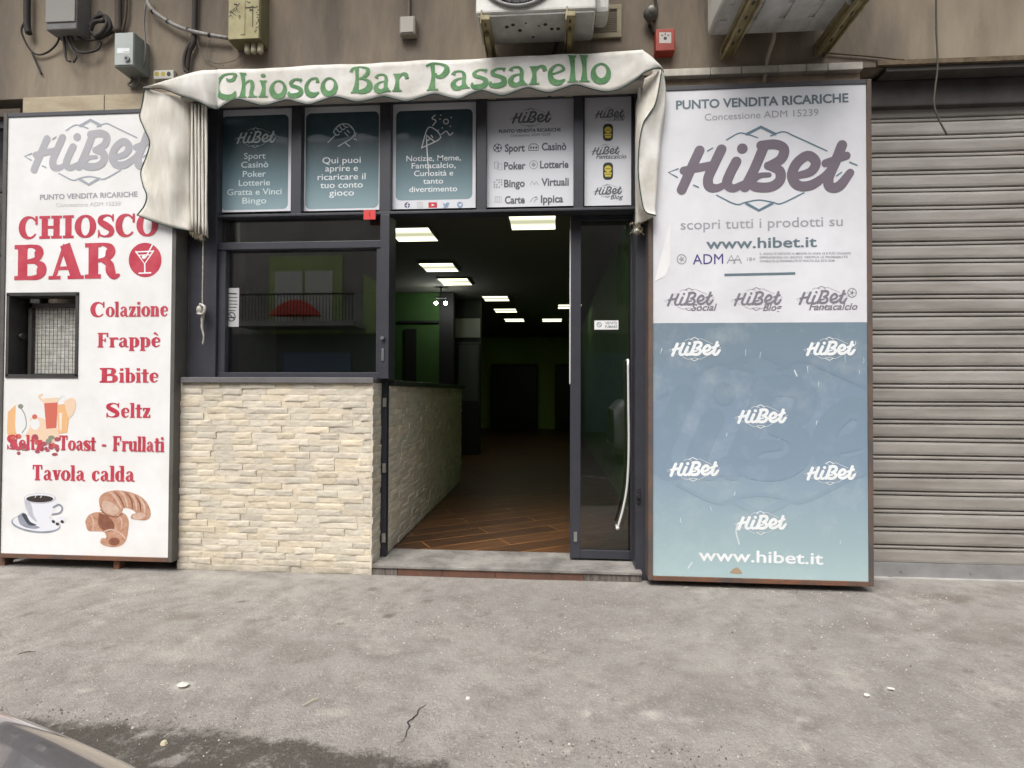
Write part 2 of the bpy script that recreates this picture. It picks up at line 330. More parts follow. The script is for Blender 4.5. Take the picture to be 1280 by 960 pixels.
def nouveau(ch, p, x):
    """swelling art-nouveau letters of the awning"""
    s = lambda P, w, **k: p.stroke([(x + a, b) for a, b in P], w, cap=False, **k)
    if ch == ' ': return .36
    if ch == 'C':
        s([(.68, .80), (.70, .93), (.52, .98), (.26, .90), (.10, .62), (.08, .38), (.18, .12), (.42, .02), (.62, .07), (.70, .26)], [.05, .08, .07, .10, .13, .15, .20, .22, .20, .05])
        s([(.67, .93), (.62, .74), (.46, .70), (.40, .80)], [.06, .13, .11, .04]); return .8
    if ch == 'h':
        s([(.12, .98), (.16, .5), (.13, .0)], [.16, .11, .2]); s([(0.02, .99), (.24, .96)], [.05, .08]); s([(.0, .02), (.27, .02)], .05)
        s([(.18, .5), (.30, .66), (.42, .64), (.45, .44), (.42, .18), (.46, .0)], [.04, .07, .12, .13, .13, .2]); s([(.32, .02), (.62, .02)], .05); return .66
    if ch == 'i':
        s([(.13, .64), (.16, .34), (.13, .0)], [.17, .12, .2]); s([(.02, .66), (.26, .64)], [.04, .07]); s([(.0, .02), (.30, .02)], .05); p.disc(x + .14, .87, .085, .07); return .35
    if ch == 'o' : 
        P = arc(.29, .33, .215, .31, 0, 330, 12); p.stroke([(x + a, b) for a, b in P], [.13, .09, .07, .06, .07, .10, .15, .19, .22, .22, .21, .17], closed=True, sm=4); return .61
    if ch == 's':
        s([(.42, .54), (.40, .65), (.22, .66), (.10, .56), (.13, .44), (.30, .36), (.42, .26), (.40, .10), (.24, .03), (.06, .06), (.03, .2)], [.04, .06, .07, .12, .13, .12, .14, .18, .19, .15, .04]); s([(.28, .66), (.47, .63)], [.07, .09]); return .53
    if ch == 'c':
        s([(.46, .5), (.42, .66), (.24, .64), (.10, .46), (.08, .28), (.16, .08), (.32, .02), (.50, .12)], [.13, .07, .07, .11, .14, .20, .2, .05]); return .55
    if ch == 'B':
        s([(.20, .98), (.22, .5), (.17, .0)], [.13, .11, .22]); s([(.03, .02), (.4, .02)], .06); s([(.02, .80), (.10, .95), (.34, .99), (.55, .90), (.54, .72), (.40, .58), (.24, .54)], [.12, .08, .06, .11, .14, .09, .05])
        s([(.26, .55), (.50, .50), (.62, .34), (.58, .14), (.40, .04), (.2, .04)], [.05, .09, .16, .22, .18, .08]); return .74
    if ch == 'a':
        s([(.08, .54), (.14, .65), (.32, .66), (.40, .52), (.39, .22), (.44, .0)], [.13, .07, .07, .11, .12, .19]); s([(.34, .02), (.56, .02)], .05)
        s([(.38, .42), (.18, .36), (.08, .20), (.14, .05), (.28, .04), (.39, .18)], [.05, .08, .15, .18, .14, .04]); return .6
    if ch == 'r':
        s([(.13, .64), (.16, .34), (.13, .0)], [.17, .12, .2]); s([(.02, .66), (.26, .64)], [.04, .07]); s([(.0, .02), (.30, .02)], .05)
        s([(.19, .46), (.30, .64), (.42, .62), (.47, .46)], [.04, .09, .13, .12]); return .53
    if ch == 'P':
        s([(.20, .98), (.22, .5), (.17, .0)], [.14, .11, .22]); s([(.03, .02), (.36, .02)], .06); s([(.02, .90), (.2, .99), (.42, .98), (.60, .86), (.60, .66), (.46, .50), (.32, .52), (.30, .64)], [.07, .07, .07, .13, .18, .16, .10, .05]); return .72
    if ch == 'e':
        s([(.10, .34), (.30, .40), (.46, .50), (.40, .64), (.26, .66), (.11, .50), (.08, .28), (.16, .08), (.32, .02), (.50, .12)], [.05, .06, .09, .07, .06, .11, .14, .2, .2, .05]); return .56
    if ch == 'l':
        s([(.14, .98), (.16, .5), (.14, .0)], [.18, .12, .2]); s([(.02, .99), (.26, .96)], [.05, .08]); s([(.0, .02), (.30, .02)], .05); return .33
    return .4
def glyphs(font, body):
    p = Pen(); x = 0
    for ch in body: x += font(ch, p, x)
    return p.v, p.f
def gtxt(mb, fr, font, body, p0, p1, h, d=.004, mi=0, warp=None):
    vs, fs = glyphs(font, body); xs = [v[0] for v in vs]
    place(mb, fr, vs, fs, min(xs), max(xs), 1., p0, p1, h, d, mi, warp)

def logo_strokes(bold=1.):
    """the betting shop's brush-script word, crop pixels of the large board"""
    p = Pen(); w = 36 * bold; s = lambda P, ww=None: p.stroke([(a, -b) for a, b in P], ww or w, sm=5)
    s([(211, 302), (180, 375), (150, 448)]); s([(289, 298), (262, 360), (244, 405), (250, 436), (280, 440), (318, 418)], [w, w, w, w, w * .8, w * .55]); s([(156, 377), (262, 356)], w * .86)
    s([(343, 343), (320, 392), (312, 425), (334, 442), (372, 425)], [w, w, w, w * .85, w * .7]); p.disc(363, -296, 19 * bold, 19 * bold)
    s([(438, 292), (408, 370), (376, 438)]); s([(430, 285), (480, 281), (510, 298), (500, 335), (455, 360)], [w, w, w, w, w * .8]); s([(455, 358), (495, 376), (498, 412), (466, 436), (415, 436), (398, 420), (425, 396), (460, 392)], [w * .8, w, w, w, w, w * .8, w * .6, w * .5])
    s([(556, 396), (606, 380), (622, 346), (594, 322), (556, 350), (540, 396), (562, 430), (606, 430), (650, 400), (672, 372)], [w * .7, w * .9, w, w, w, w, w, w, w * .8, w * .6])
    s([(712, 284), (690, 345), (668, 402), (674, 436), (706, 432), (742, 384)], [w, w, w, w, w, w * .8]); s([(656, 350), (728, 322)], w * .8)
    return p
def logo_outline(bold=1.):
    p = Pen(); t = 6 * bold; s = lambda P, w=t, sm=5: p.stroke([(a, -b) for a, b in P], w, sm=sm)
    s([(306, 264), (348, 240), (378, 243), (416, 256)]); s([(378, 243), (427, 217), (478, 243)], t * 2.2, 1); s([(462, 250), (506, 235), (548, 252), (660, 305)]); s([(136, 370), (100, 383), (134, 402)], t, 1)
    s([(276, 467), (345, 500), (380, 492), (427, 484), (475, 492), (506, 496), (583, 457)]); s([(382, 497), (427, 522), (474, 496)], t * 2., 1)
    for a, b in (((240, 304), (257, 294)), ((192, 430), (210, 438)), ((695, 396), (712, 383)), ((740, 346), (765, 357))): s([a, b], t, 1)
    return p
def logo(mb, fr, p0, p1, mi=0, mo=None, d=.004, bold=1., outline=True, obold=None):
    """p0, p1: photo points left and right of the word on the line through its middle"""
    mb.mark(); d = thin(d); a = Vector(fr.px(*p0)); b = Vector(fr.px(*p1)); e = b - a; k = e.length / 665; e.normalize(); up = Vector((-e.y, e.x))
    for q, m in ((logo_strokes(bold), mi),) + (((logo_outline(obold or bold), mi if mo is None else mo),) if outline else ()):
        mb.add([fr.pt(*(a + e * ((v[0] - 98) * k) + up * ((v[1] + 368) * k)), d + v[2]) for v in q.v], q.f, m)
def pxpoly(mb, fr, pts, mi=0, d=.004, smooth=0):
    d = thin(d); P = [Vector((*fr.px(*p), 0)) for p in pts]
    if smooth: P = crom(P + [P[0]], smooth)[:-1]
    mb.add([fr.pt(p.x, p.y, d) for p in P], [list(range(len(P)))[::-1]], mi)
def pxell(mb, fr, x, y, rx, ry, mi=0, d=.004, n=24, rot=0.):
    c, s = math.cos(R(rot)), math.sin(R(rot))
    pxpoly(mb, fr, [(x + rx * math.cos(2 * math.pi * i / n) * c - ry * math.sin(2 * math.pi * i / n) * s, y + rx * math.cos(2 * math.pi * i / n) * s + ry * math.sin(2 * math.pi * i / n) * c) for i in range(n)], mi, d)
def pxline(mb, fr, pts, w, mi=0, d=.004, closed=False, sm=5, cap=True):
    d = thin(d); p = Pen(); u = abs(fr.px(pts[0][0] + 1, pts[0][1])[0] - fr.px(*pts[0])[0])
    ww = [q * u for q in w] if isinstance(w, (list, tuple)) else w * u
    p.stroke([fr.px(*q) for q in pts], ww, closed=closed, sm=sm, cap=cap); mb.add([fr.pt(v[0], v[1], d + v[2]) for v in p.v], p.f, mi)
def rrect(x0, y0, x1, y1, r, n=5):
    P = []
    for cx, cy, a in ((x1 - r, y1 - r, 0), (x0 + r, y1 - r, 90), (x0 + r, y0 + r, 180), (x1 - r, y0 + r, 270)):
        P += [(cx + r * math.cos(R(a + 90 * i / n)), cy + r * math.sin(R(a + 90 * i / n))) for i in range(n + 1)]
    return P
#@@PART2
# ------------------------------------------------------------------ materials
ALU = mat('anthracite_aluminium', (.040, .041, .052), rough=.42, var=.25, scale=9, spec=.5)
ALU2 = mat('worn_anthracite', (.030, .029, .034), rough=.6, var=.4, scale=14)
SILV = mat('brushed_steel', (.55, .55, .54), rough=.3, metal=.9, var=.15)
RUST = mat('rusty_iron', (.085, .060, .050), rough=.8, col2=(.17, .075, .04), scale=7, bump=.4, bscale=80)
DARK = mat('black_grime', (.016, .015, .014), rough=.8, var=.4)
PLAST = mat('brown_plaster', (.315, .260, .190), rough=.92, col2=(.145, .120, .096), scale=1.7, bump=.8, bscale=24, stretch=(1.3, 1, .4), detail=10)
TRAV = mat('travertine', (.50, .42, .30), rough=.7, col2=(.36, .29, .19), scale=4, bump=.15, bscale=40, stretch=(1, 1, 3))
TILE = mat('glazed_ledge_tile', (.60, .56, .48), rough=.4, var=.35, scale=8, island=.12)
VINYLW = mat('white_print', (.80, .80, .80), rough=.42, col2=(.71, .70, .68), scale=3.2, detail=9, coat=.1, bump=.12, bscale=3)
VINYLL = mat('pale_print', (.73, .735, .765), rough=.38, col2=(.62, .62, .64), scale=2.2, detail=9, coat=.15, bump=.12, bscale=3)
RED = mat('faded_red_print', (.44, .026, .055), rough=.5, col2=(.52, .06, .09), scale=12)
GREYP = mat('grey_print', (.34, .34, .37), rough=.45, var=.12)
GREYT = mat('grey_teal_print', (.13, .18, .21), rough=.45, var=.12)
PURP = mat('mauve_print', (.165, .135, .165), rough=.45, var=.12)
TEALL = mat('teal_outline_print', (.12, .19, .24), rough=.45, var=.12)
INK = mat('violet_blue_print', (.065, .045, .20), rough=.45)
WINK = mat('white_ink', (.80, .82, .83), rough=.5, var=.1)
FABW = mat('cream_canvas', (.74, .73, .69), rough=.8, col2=(.54, .51, .45), scale=4.5, bump=.14, bscale=22, detail=12)
FABD = mat('weathered_canvas', (.70, .675, .61), rough=.85, col2=(.52, .485, .41), scale=5, bump=.15, bscale=200, stretch=(3, 3, .6))
GRN = mat('green_paint', (.055, .19, .060), rough=.7, col2=(.12, .26, .11), scale=18, detail=10)
PIPE = mat('dark_green_piping', (.03, .06, .05), rough=.7)
METALW = mat('white_enamel', (.66, .66, .62), rough=.42, col2=(.48, .47, .42), scale=5, detail=9)
OLIVE = mat('yellowed_steel', (.33, .28, .15), rough=.6, col2=(.20, .16, .08), scale=16, bump=.2)
SHUT = mat('galvanised_slats', (.375, .355, .325), rough=.5, metal=.15, col2=(.225, .207, .182), scale=2.2, stretch=(.6, 1, 3), detail=9, bump=.08, bscale=25)
CABLE = mat('dark_cable', (.035, .03, .027), rough=.7)
CABW = mat('pale_conduit', (.42, .40, .37), rough=.6, var=.5, scale=30)
BLACK = mat('black_plastic', (.02, .02, .022), rough=.5)
GLASSM = glass('shop_glass', .82, 3.2)
GLASSD = glass('door_glass', .70, 1.6)

# ------------------------------------------------------------------ ground
GZ = -0.022
def ground_mat():
    m, t, b = node_mat('worn_pavement'); N = t.nodes.new; L = t.links.new
    tc = N('ShaderNodeTexCoord')
    def noi(sc, det=6, ro=.6): n = N('ShaderNodeTexNoise'); n.inputs['Scale'].default_value = sc; n.inputs['Detail'].default_value = det; n.inputs['Roughness'].default_value = ro; L(tc.outputs['Object'], n.inputs[0]); return n.outputs[0]
    def mr(x, a, c, lo=0., hi=1.): r = N('ShaderNodeMapRange'); r.inputs[1].default_value = a; r.inputs[2].default_value = c; r.inputs[3].default_value = lo; r.inputs[4].default_value = hi; L(x, r.inputs[0]); return r.outputs[0]
    def mix(f, a, c, mode='MIX'):
        x = N('ShaderNodeMix'); x.data_type = 'RGBA'; x.blend_type = mode
        if isinstance(f, float): x.inputs[0].default_value = f
        else: L(f, x.inputs[0])
        for i, q in ((6, a), (7, c)):
            if isinstance(q, tuple): x.inputs[i].default_value = (*q, 1)
            else: L(q, x.inputs[i])
        return x.outputs[2]
    def math_(op, a, c):
        x = N('ShaderNodeMath'); x.operation = op
        for i, q in ((0, a), (1, c)):
            if isinstance(q, float): x.inputs[i].default_value = q
            else: L(q, x.inputs[i])
        return x.outputs[0]
    col = mix(mr(noi(.9, 8), .35, .65), (.385, .362, .334), (.292, .273, .252))
    col = mix(mr(noi(6, 10, .75), .42, .62, 0., .85), col, (.215, .198, .178))
    col = mix(mr(noi(3.1, 10, .7), .54, .68, 0., .7), col, (.47, .44, .395))
    sp = noi(140, 3, .7); col = mix(mr(sp, .54, .68, 0., .62), col, (.17, .155, .14)); col = mix(mr(noi(80, 3, .7), .58, .70, 0., .75), col, (.54, .51, .46))
    col = mix(mr(noi(320, 2), .4, .7, 0., .35), col, (.20, .185, .17))
    at_ = N('ShaderNodeAttribute'); at_.attribute_name = 'dirt'
    d = mr(math_('ADD', math_('MULTIPLY', at_.outputs['Fac'], .45), math_('ADD', math_('MULTIPLY', noi(16, 10, .8), .72), math_('MULTIPLY', noi(75, 4, .7), .28))), .78, .94, 0., .95)
    col = mix(d, col, (.080, .072, .060))
    a2 = N('ShaderNodeAttribute'); a2.attribute_name = 'stain'; col = mix(a2.outputs['Fac'], col, (.15, .125, .105))
    a3 = N('ShaderNodeAttribute'); a3.attribute_name = 'patch'; col = mix(a3.outputs['Fac'], col, (.52, .49, .44))
    L(col, b.inputs['Base Color']); b.inputs['Roughness'].default_value = .9; b.inputs['Specular IOR Level'].default_value = .25
    bp = N('ShaderNodeBump'); bp.inputs['Strength'].default_value = 1.; bp.inputs['Distance'].default_value = .012
    hgt = math_('ADD', math_('MULTIPLY', noi(60, 6, .7), 1.), math_('MULTIPLY', sp, .45)); L(hgt, bp.inputs['Height']); L(bp.outputs[0], b.inputs['Normal'])
    return m
GM = ground_mat()
def build_ground():
    nx, ny = 380, 170; x0, x1, y0, y1 = -5.2, 4.8, -4.2, .32
    xs = np.linspace(x0, x1, nx); ys = np.linspace(y0, y1, ny); vs = []; dirt = []; stain = []; patch = []
    P = []
    for (px, py, rx, ry, k) in ((230, 771, 26, 7, .5), (303, 752, 6, 2, .9), (487, 769.5, 8, 3, .9), (424, 780, 6, 2.5, .8), (535, 751, 5, 2, .8), (608, 766, 5, 2, .8), (467, 736, 8, 3, .6), (510, 737, 6, 3, .5), (315, 776, 10, 3, .4), (33, 768, 8, 4, .45), (1225, 795, 60, 12, .35), (1190, 747, 30, 6, .55), (1255, 785, 30, 10, .35), (1262, 737, 22, 5, .45), (880, 860, 60, 20, .18)):
        c = onground(px, py, GZ); P.append((c.x, c.y, abs(onground(px + rx, py, GZ).x - c.x), abs(onground(px, py + ry, GZ).y - c.y), k, 0))
    for (px, py, rx, ry, k) in ((228, 858, 14, 6, .85), (105, 864, 10, 3, .55), (172, 891, 7, 3, .5), (733, 892, 7, 4, .8), (812, 893, 13, 4, .85), (1113, 863, 7, 3, .9), (1084, 872, 5, 3, .9), (708, 938, 5, 3, .7), (1203, 896, 8, 3, .5), (1000, 900, 9, 3, .6), (1006, 933, 5, 3, .7), (410, 892, 20, 7, .4), (880, 830, 40, 14, .18), (270, 720, 40, 6, .3), (410, 722, 30, 4, .25), (183, 917, 9, 3, .6), (860, 900, 12, 4, .35)):
        c = onground(px, py, GZ); P.append((c.x, c.y, abs(onground(px + rx, py, GZ).x - c.x), abs(onground(px, py + ry, GZ).y - c.y), k, 1))
    rg = random.Random(31)
    for i in range(46): P.append((rg.uniform(-3.2, 3), rg.uniform(-1.75, -.15), rg.uniform(.010, .026), rg.uniform(.010, .022), rg.uniform(.35, .8), 0))
    for i in range(9): P.append((rg.uniform(-3, 2.8), rg.uniform(-1.7, -.2), rg.uniform(.08, .28), rg.uniform(.04, .12), rg.uniform(.12, .28), i % 2))
    for y in ys:
        for x in xs:
            q = Vector((x, y, 0)); z = GZ + .006 * mnoise.noise(q * .9) + .0025 * mnoise.noise(q * 5)
            if y > -.12: z = GZ + (z - GZ) * .4
            vs.append((x, y, z))
            n = mnoise.noise(q * 2.3) + .6 * mnoise.noise(q * 7.1)
            lim = .06 * n + float(np.interp(x, [-3, -1.8, -1.0, -.35, -.2, .8, 1.1, 2], [-1.66, -1.56, -1.60, -1.70, -1.86, -1.88, -1.74, -1.72]))
            d = max(0, min(1, (lim - y) / .16)) * (1 if n > -.5 else .6)
            e = max(0, min(1, (y + .15 + .05 * n) / .08)) * .5 * (1 if (x < -2.45 or x > .55) else .35)
            dirt.append(max(d, e)); s = p = 0
            for (cx, cy, rx, ry, k, kind) in P:
                if abs(x - cx) < 2 * rx + .03 and abs(y - cy) < 2 * ry + .03:
                    r = math.hypot((x - cx) / max(rx, .016), (y - cy) / max(ry, .016)) + .45 * mnoise.noise(q * 14); w = k * max(0, min(1, (1.15 - r) / .5))
                    if kind: p = max(p, w)
                    else: s = max(s, w)
            stain.append(s); patch.append(p)
    b = MB(); b.add(vs, [[j * nx + i, j * nx + i + 1, (j + 1) * nx + i + 1, (j + 1) * nx + i] for j in range(ny - 1) for i in range(nx - 1)], 0, True)
    o = b.build('pavement', GM, None, kind='structure'); global PAVE; PAVE = o
    for nm, arr in (('dirt', dirt), ('stain', stain), ('patch', patch)):
        a = o.data.attributes.new(nm, 'FLOAT', 'POINT'); a.data.foreach_set('value', arr)
    c = MB(); c.box(-40, -5.2, -4.2, .3, GZ - .1, GZ); c.box(4.8, 40, -4.2, .3, GZ - .1, GZ); c.build('pavement', GM, None, kind='structure')
build_ground()
ROAD = mat('asphalt', (.055, .054, .052), rough=.9, var=.35, scale=5, bump=.5, bscale=120)
MB().box(-60, 60, -60, -4.2, -.4, GZ - .06).build('road', ROAD, None, kind='structure')
MB().box(-60, 60, .3, 60, -.45, -.25).build('ground', mat('bare_earth', (.2, .17, .14), rough=.95, var=.3), None, kind='structure')

# grit lying in the dirt: nobody could count it
rnd = random.Random(4); g = MB()
def pebble(b, x, y, r, mi=0, z=GZ):
    h = r * rnd.uniform(.35, .7); k = rnd.uniform(0, 6); n = 6
    base = [(x + r * rnd.uniform(.7, 1.2) * math.cos(k + 2 * math.pi * i / n), y + r * rnd.uniform(.7, 1.2) * math.sin(k + 2 * math.pi * i / n), z - .002) for i in range(n)]
    top = [(x + (p[0] - x) * .6, y + (p[1] - y) * .6, z + h) for p in base]
    b.add(base + top + [(x, y, z + h * 1.15)], [[i, (i + 1) % n, n + (i + 1) % n, n + i] for i in range(n)] + [[n + i, n + (i + 1) % n, 2 * n] for i in range(n)], mi)
for i in range(4200):
    x = rnd.uniform(-2.6, 2.4); u = rnd.random()
    y = -1.62 - abs(rnd.gauss(0, .22)) if u < .55 else (rnd.uniform(-1.9, -.1) if u < .94 else rnd.uniform(-.22, -.06))
    if y > -.35 and -2.5 < x < .6: y = -.9 + .6 * (y + .35)
    pebble(g, x, y, (.0015 + .0035 * rnd.random() ** 2.2), (0 if rnd.random() < .72 else 1) if y < -1.6 else (1 if rnd.random() < .9 else 0))
g.build('gravel', [mat('grit', (.13, .115, .095), rough=.95, island=.5), mat('pale_grit', (.48, .45, .40), rough=.9, island=.3)], None, kind='stuff')

FGR = None
cb = MB(); CR = [(497, 931), (503, 929), (507, 922), (509, 915), (512, 909), (511, 904), (516, 899), (521, 895), (524, 889), (529, 884), (533, 881)]
def ground_z(x, y): q = Vector((x, y, 0)); return GZ + .006 * mnoise.noise(q * .9) + .0025 * mnoise.noise(q * 5)
P_ = crom([onground(x, y, GZ) for x, y in CR], 4); vs = []
for i, p in enumerate(P_):
    t_ = (P_[min(i + 1, len(P_) - 1)] - P_[max(i - 1, 0)]).normalized(); nn = Vector((-t_.y, t_.x, 0)) * (.0028 + .002 * mnoise.noise(p * 30)) * (1 - .7 * abs(2 * i / len(P_) - 1)); j_ = Vector((mnoise.noise(p * 40), mnoise.noise(p * 43 + Vector((5, 0, 0))), 0)) * .006
    for s in (1, -1): q = p + j_ + nn * s; q.z = ground_z(q.x, q.y) + .003; vs.append(q)
cb.add(vs, [[2 * i, 2 * i + 1, 2 * i + 3, 2 * i + 2] for i in range(len(P_) - 1)]); co_ = cb.build('crack', DARK, None); co_.parent = PAVE

# ------------------------------------------------------------------ the building
bld = thing('building', (0, .2, 0), 'brown plastered street building with stained upper wall above the shop', 'building')
zl = at(1200, 80, 0).z
b = MB()
nx = 90
def wallpt(u, v):
    x = -9 + 18 * u; z = zl + (6.2 - zl) * v; q = Vector((x * 1.3, z * 1.3, 3)); return (x, .0 - .006 * mnoise.noise(q * 1.5) - .004 * mnoise.noise(q * 5), z)
b.grid(wallpt, 220, 40); b.box(-9, 9, .012, .3, zl, 6.2)
b.build('upper_wall', PLAST, bld)
MB().box(-9, 9, -1.1, .0, 5.3, 5.47, .01).build('balcony_slab', PLAST, bld)
MB().box(-3.72, -2.26, .25, .34, GZ - .1, zl).build('pier', PLAST, bld); MB().box(.53, 2.06, .25, .34, GZ - .1, zl).build('pier', PLAST, bld)
zs0, zs1 = at(100, 150, .0).z, at(100, 120, 0).z
b = MB(); xa = [at(30, 130, 0).x, at(132, 130, 0).x, at(250, 130, 0).x]
for i in range(2): b.box(xa[i] + .003, xa[i + 1] - .003, -.012, .25, zs0 - .1, zs1 - .004, .003)
b.build('stone_band', TRAV, bld)
b = MB(); z1, z0 = at(950, 83, -.04).z, at(950, 92, -.04).z; xs = [at(p, 88, -.04).x for p in (815, 888, 926, 972, 1007, 1034, 1078)]
for i in range(6): b.box(xs[i] + .002, xs[i + 1] - .002, -.05, .02, z0, z1, .004)
b.build('ledge_tile', TILE, bld)
MB().box(xs[0], xs[-1], -.01, .25, z0 - .16, z0 - .002).build('lintel', mat('raw_lintel', (.36, .27, .18), rough=.9, col2=(.16, .13, .10), scale=5, bump=.5, bscale=40), bld)
MB().box(2.0, 9, -.018, -.002, zl + .002, zl + .03).build('edge_trim', mat('rusted_trim', (.16, .12, .07), rough=.8, col2=(.09, .06, .035), scale=20, bump=.4), bld)
MB().box(2.06, 9, .0, .3, zl - .03, zl).build('soffit', mat('shaded_soffit', (.07, .062, .055), rough=.95, var=.4, scale=6), bld)  # dark colour carries the shade under the wall's lower edge
MB().box(4.95, 9, .0, .3, GZ - .1, zl - .03).build('pier', PLAST, bld)
MB().box(-9, -5.0, .0, .3, GZ - .1, zl).build('pier', PLAST, bld)

# roller shutter
sh = thing('roller_shutter', (3.4, .16, GZ), 'closed grey galvanised roller shutter with horizontal slats and rust streaks', 'shutter')
b = MB(); zb = at(1200, 705, .16).z; x0, x1 = 2.03, 4.9
prof = []; p_ = .1145; z = zb
while z < zl:
    prof += [(0, z + .000), (-.010, z + .005), (-.013, z + .02), (-.013, z + .066), (-.010, z + .080), (.012, z + .083), (.012, z + .088), (-.007, z + .091), (-.008, z + .100), (-.006, z + .106), (.012, z + .108), (.012, z + .113)]
    z += p_
nxs = 24
vs = []
for (dy, z) in prof:
    for i in range(nxs + 1):
        x = x0 + (x1 - x0) * i / nxs; vs.append((x, .16 + dy + .007 * mnoise.noise(Vector((x * 1.3, z * 1.6, 7))), z + .0025 * mnoise.noise(Vector((x * 1.5, z * 9, 1)))))
b.add(vs, [[j * (nxs + 1) + i, j * (nxs + 1) + i + 1, (j + 1) * (nxs + 1) + i + 1, (j + 1) * (nxs + 1) + i] for j in range(len(prof) - 1) for i in range(nxs)], 0, False)
cur = b.build('curtain', SHUT, sh)
# rust along the laps
t = SHUT.node_tree; bs = t.nodes['Principled BSDF']; src = bs.inputs['Base Color'].links[0].from_socket
tc = t.nodes.new('ShaderNodeTexCoord'); mp = t.nodes.new('ShaderNodeMapping'); mp.inputs['Scale'].default_value = (1.6, 1, 16); n_ = t.nodes.new('ShaderNodeTexNoise'); n_.inputs['Scale'].default_value = 2.4; n_.inputs['Detail'].default_value = 7
t.links.new(tc.outputs['Object'], mp.inputs[0]); t.links.new(mp.outputs[0], n_.inputs[0]); mr_ = t.nodes.new('ShaderNodeMapRange'); mr_.inputs[1].default_value = .66; mr_.inputs[2].default_value = .78; mr_.inputs[4].default_value = .75; t.links.new(n_.outputs[0], mr_.inputs[0])
mx_ = t.nodes.new('ShaderNodeMix'); mx_.data_type = 'RGBA'; mx_.inputs[7].default_value = (.22, .11, .045, 1); t.links.new(mr_.outputs[0], mx_.inputs[0]); t.links.new(src, mx_.inputs[6]); t.links.new(mx_.outputs[2], bs.inputs['Base Color'])
b = MB(); b.box(x0, x1, .150, .175, GZ + .012, zb + .002, .003); 
for i in range(5): b.cyl((2.22 + i * .42, .149, .03), (2.22 + i * .42, .144, .03), .006, n=8)
b.build('bottom_panel', mat('dull_zinc', (.33, .33, .33), rough=.5, metal=.3, var=.3, scale=4), sh)
MB().box(x0, x1, .125, .175, GZ - .02, GZ + .016, .004).build('bottom_bar', mat('pale_zinc', (.5, .48, .45), rough=.5, metal=.3, var=.3), sh)
MB().box(4.88, 4.95, .05, .2, GZ, zl, .004).build('guide_rail', ALU2, sh)
MB().box(2.0, 4.95, .10, .25, zl - .20, zl - .031, .01).build('roller_box', mat('dark_box', (.06, .052, .048), rough=.8, var=.4, scale=5), sh)

# ------------------------------------------------------------------ shop front (glazing)
X = lambda px, Y=0., py=400: at(px, py, Y).x
Z = lambda px, py, Y=0.: at(px, py, Y).z
bz1, bz0 = Z(600, 263, 0), 2.328
sf = thing('shopfront', (-1, .05, 0), 'dark anthracite aluminium shop front with window, poster row and open doorway', 'shopfront')
HT = 3.16
b = MB()
xl0, xl1 = X(238), X(272)
b.box(xl0, xl1, -.02, .08, 1.23, HT, .004)                                            # post by the sign
b.box(X(794) , .62, -.02, .12, GZ, HT, .004)                                            # post by the far board
b.box(xl1, X(794), -.015, .09, bz0, bz1, .003)                                          # beam
for a, c in ((365, 377.5), (475, 489), (596, 608), (717, 729)): b.box(X(a, 0, 200), X(c, 0, 200), -.012, .075, bz1, HT, .003)
b.box(X(475.5), X(487), -.018, .13, 1.245, bz0, .003)                                   # window / door mullion
b.box(xl1, X(475.5), -.004, .075, Z(370, 311), Z(370, 302), .003)                          # window head
b.box(xl1, X(475.5), .0, .075, 1.245, 1.285, .003)
b.box(xl1, xl1 + .05, .004, .075, 1.285, Z(370, 311), .003); b.box(X(475.5) - .03, X(475.5), .004, .075, 1.285, Z(370, 311), .003)
b.box(xl1, X(794), -.01, .09, 3.08, HT, .003)
b.box(X(797), X(800.5), .02, .16, .04, bz0, .002)
b.build('frame', ALU, sf)
MB().box(-2.49, xl0 - .002, .02, .09, GZ, HT, .003).build('side_panel', ALU2, sf)
MB().box(X(234), X(236.5), .0, .012, 1.26, 2.4).build('seam_strip', SILV, sf)
MB().box(xl1, X(794), .060, .066, bz1 - .01, HT).build('upper_pane', mat('dark_backing', (.05, .05, .055), rough=.3), sf)
b = MB(); b.box(-2.452, -1.15, -.075, .08, 1.222, 1.245, .006); b.box(-2.452, -1.15, -.085, -.073, 1.214, 1.250, .004)
b.build('sill', mat('sill_grey', (.16, .15, .155), rough=.45, var=.3), sf)
MB().box(xl1 + .04, X(475.5) - .02, .045, .051, 1.28, Z(370, 311) + .01).build('window_pane', GLASSM, sf)
MB().box(xl1, X(475.5), .045, .051, Z(370, 302), bz0).build('transom_pane', GLASSM, sf)
xd0, xd1 = X(713, .15), X(797, .15)
MB().box(xd0, xd1, .13, .15, bz0 - .0, 2.345).build('door_head', ALU, sf)
jm = MB(); jm.box(X(479, .12), X(485.5, .12), .10, .15, .05, bz0, .002); jm.build('door_jamb', mat('blue_black_jamb', (.022, .024, .034), rough=.5), sf)
hg = MB()
for py in (503, 585, 672): z = Z(482, py, .10); hg.box(X(480, .1), X(484.5, .1), .085, .102, z - .03, z + .03, .002)
hg.build('hinge', SILV, sf); 
lk = MB(); z = Z(478, 440, 0); lk.box(X(478.5), X(481.5), -.024, -.018, z - .06, z + .02, .002); lk.cyl((X(480), -.04, z + .09), (X(480), -.018, z + .09), .012)
lk.build('lock_plate', mat('dull_lock', (.22, .22, .23), rough=.4, metal=.6), sf)

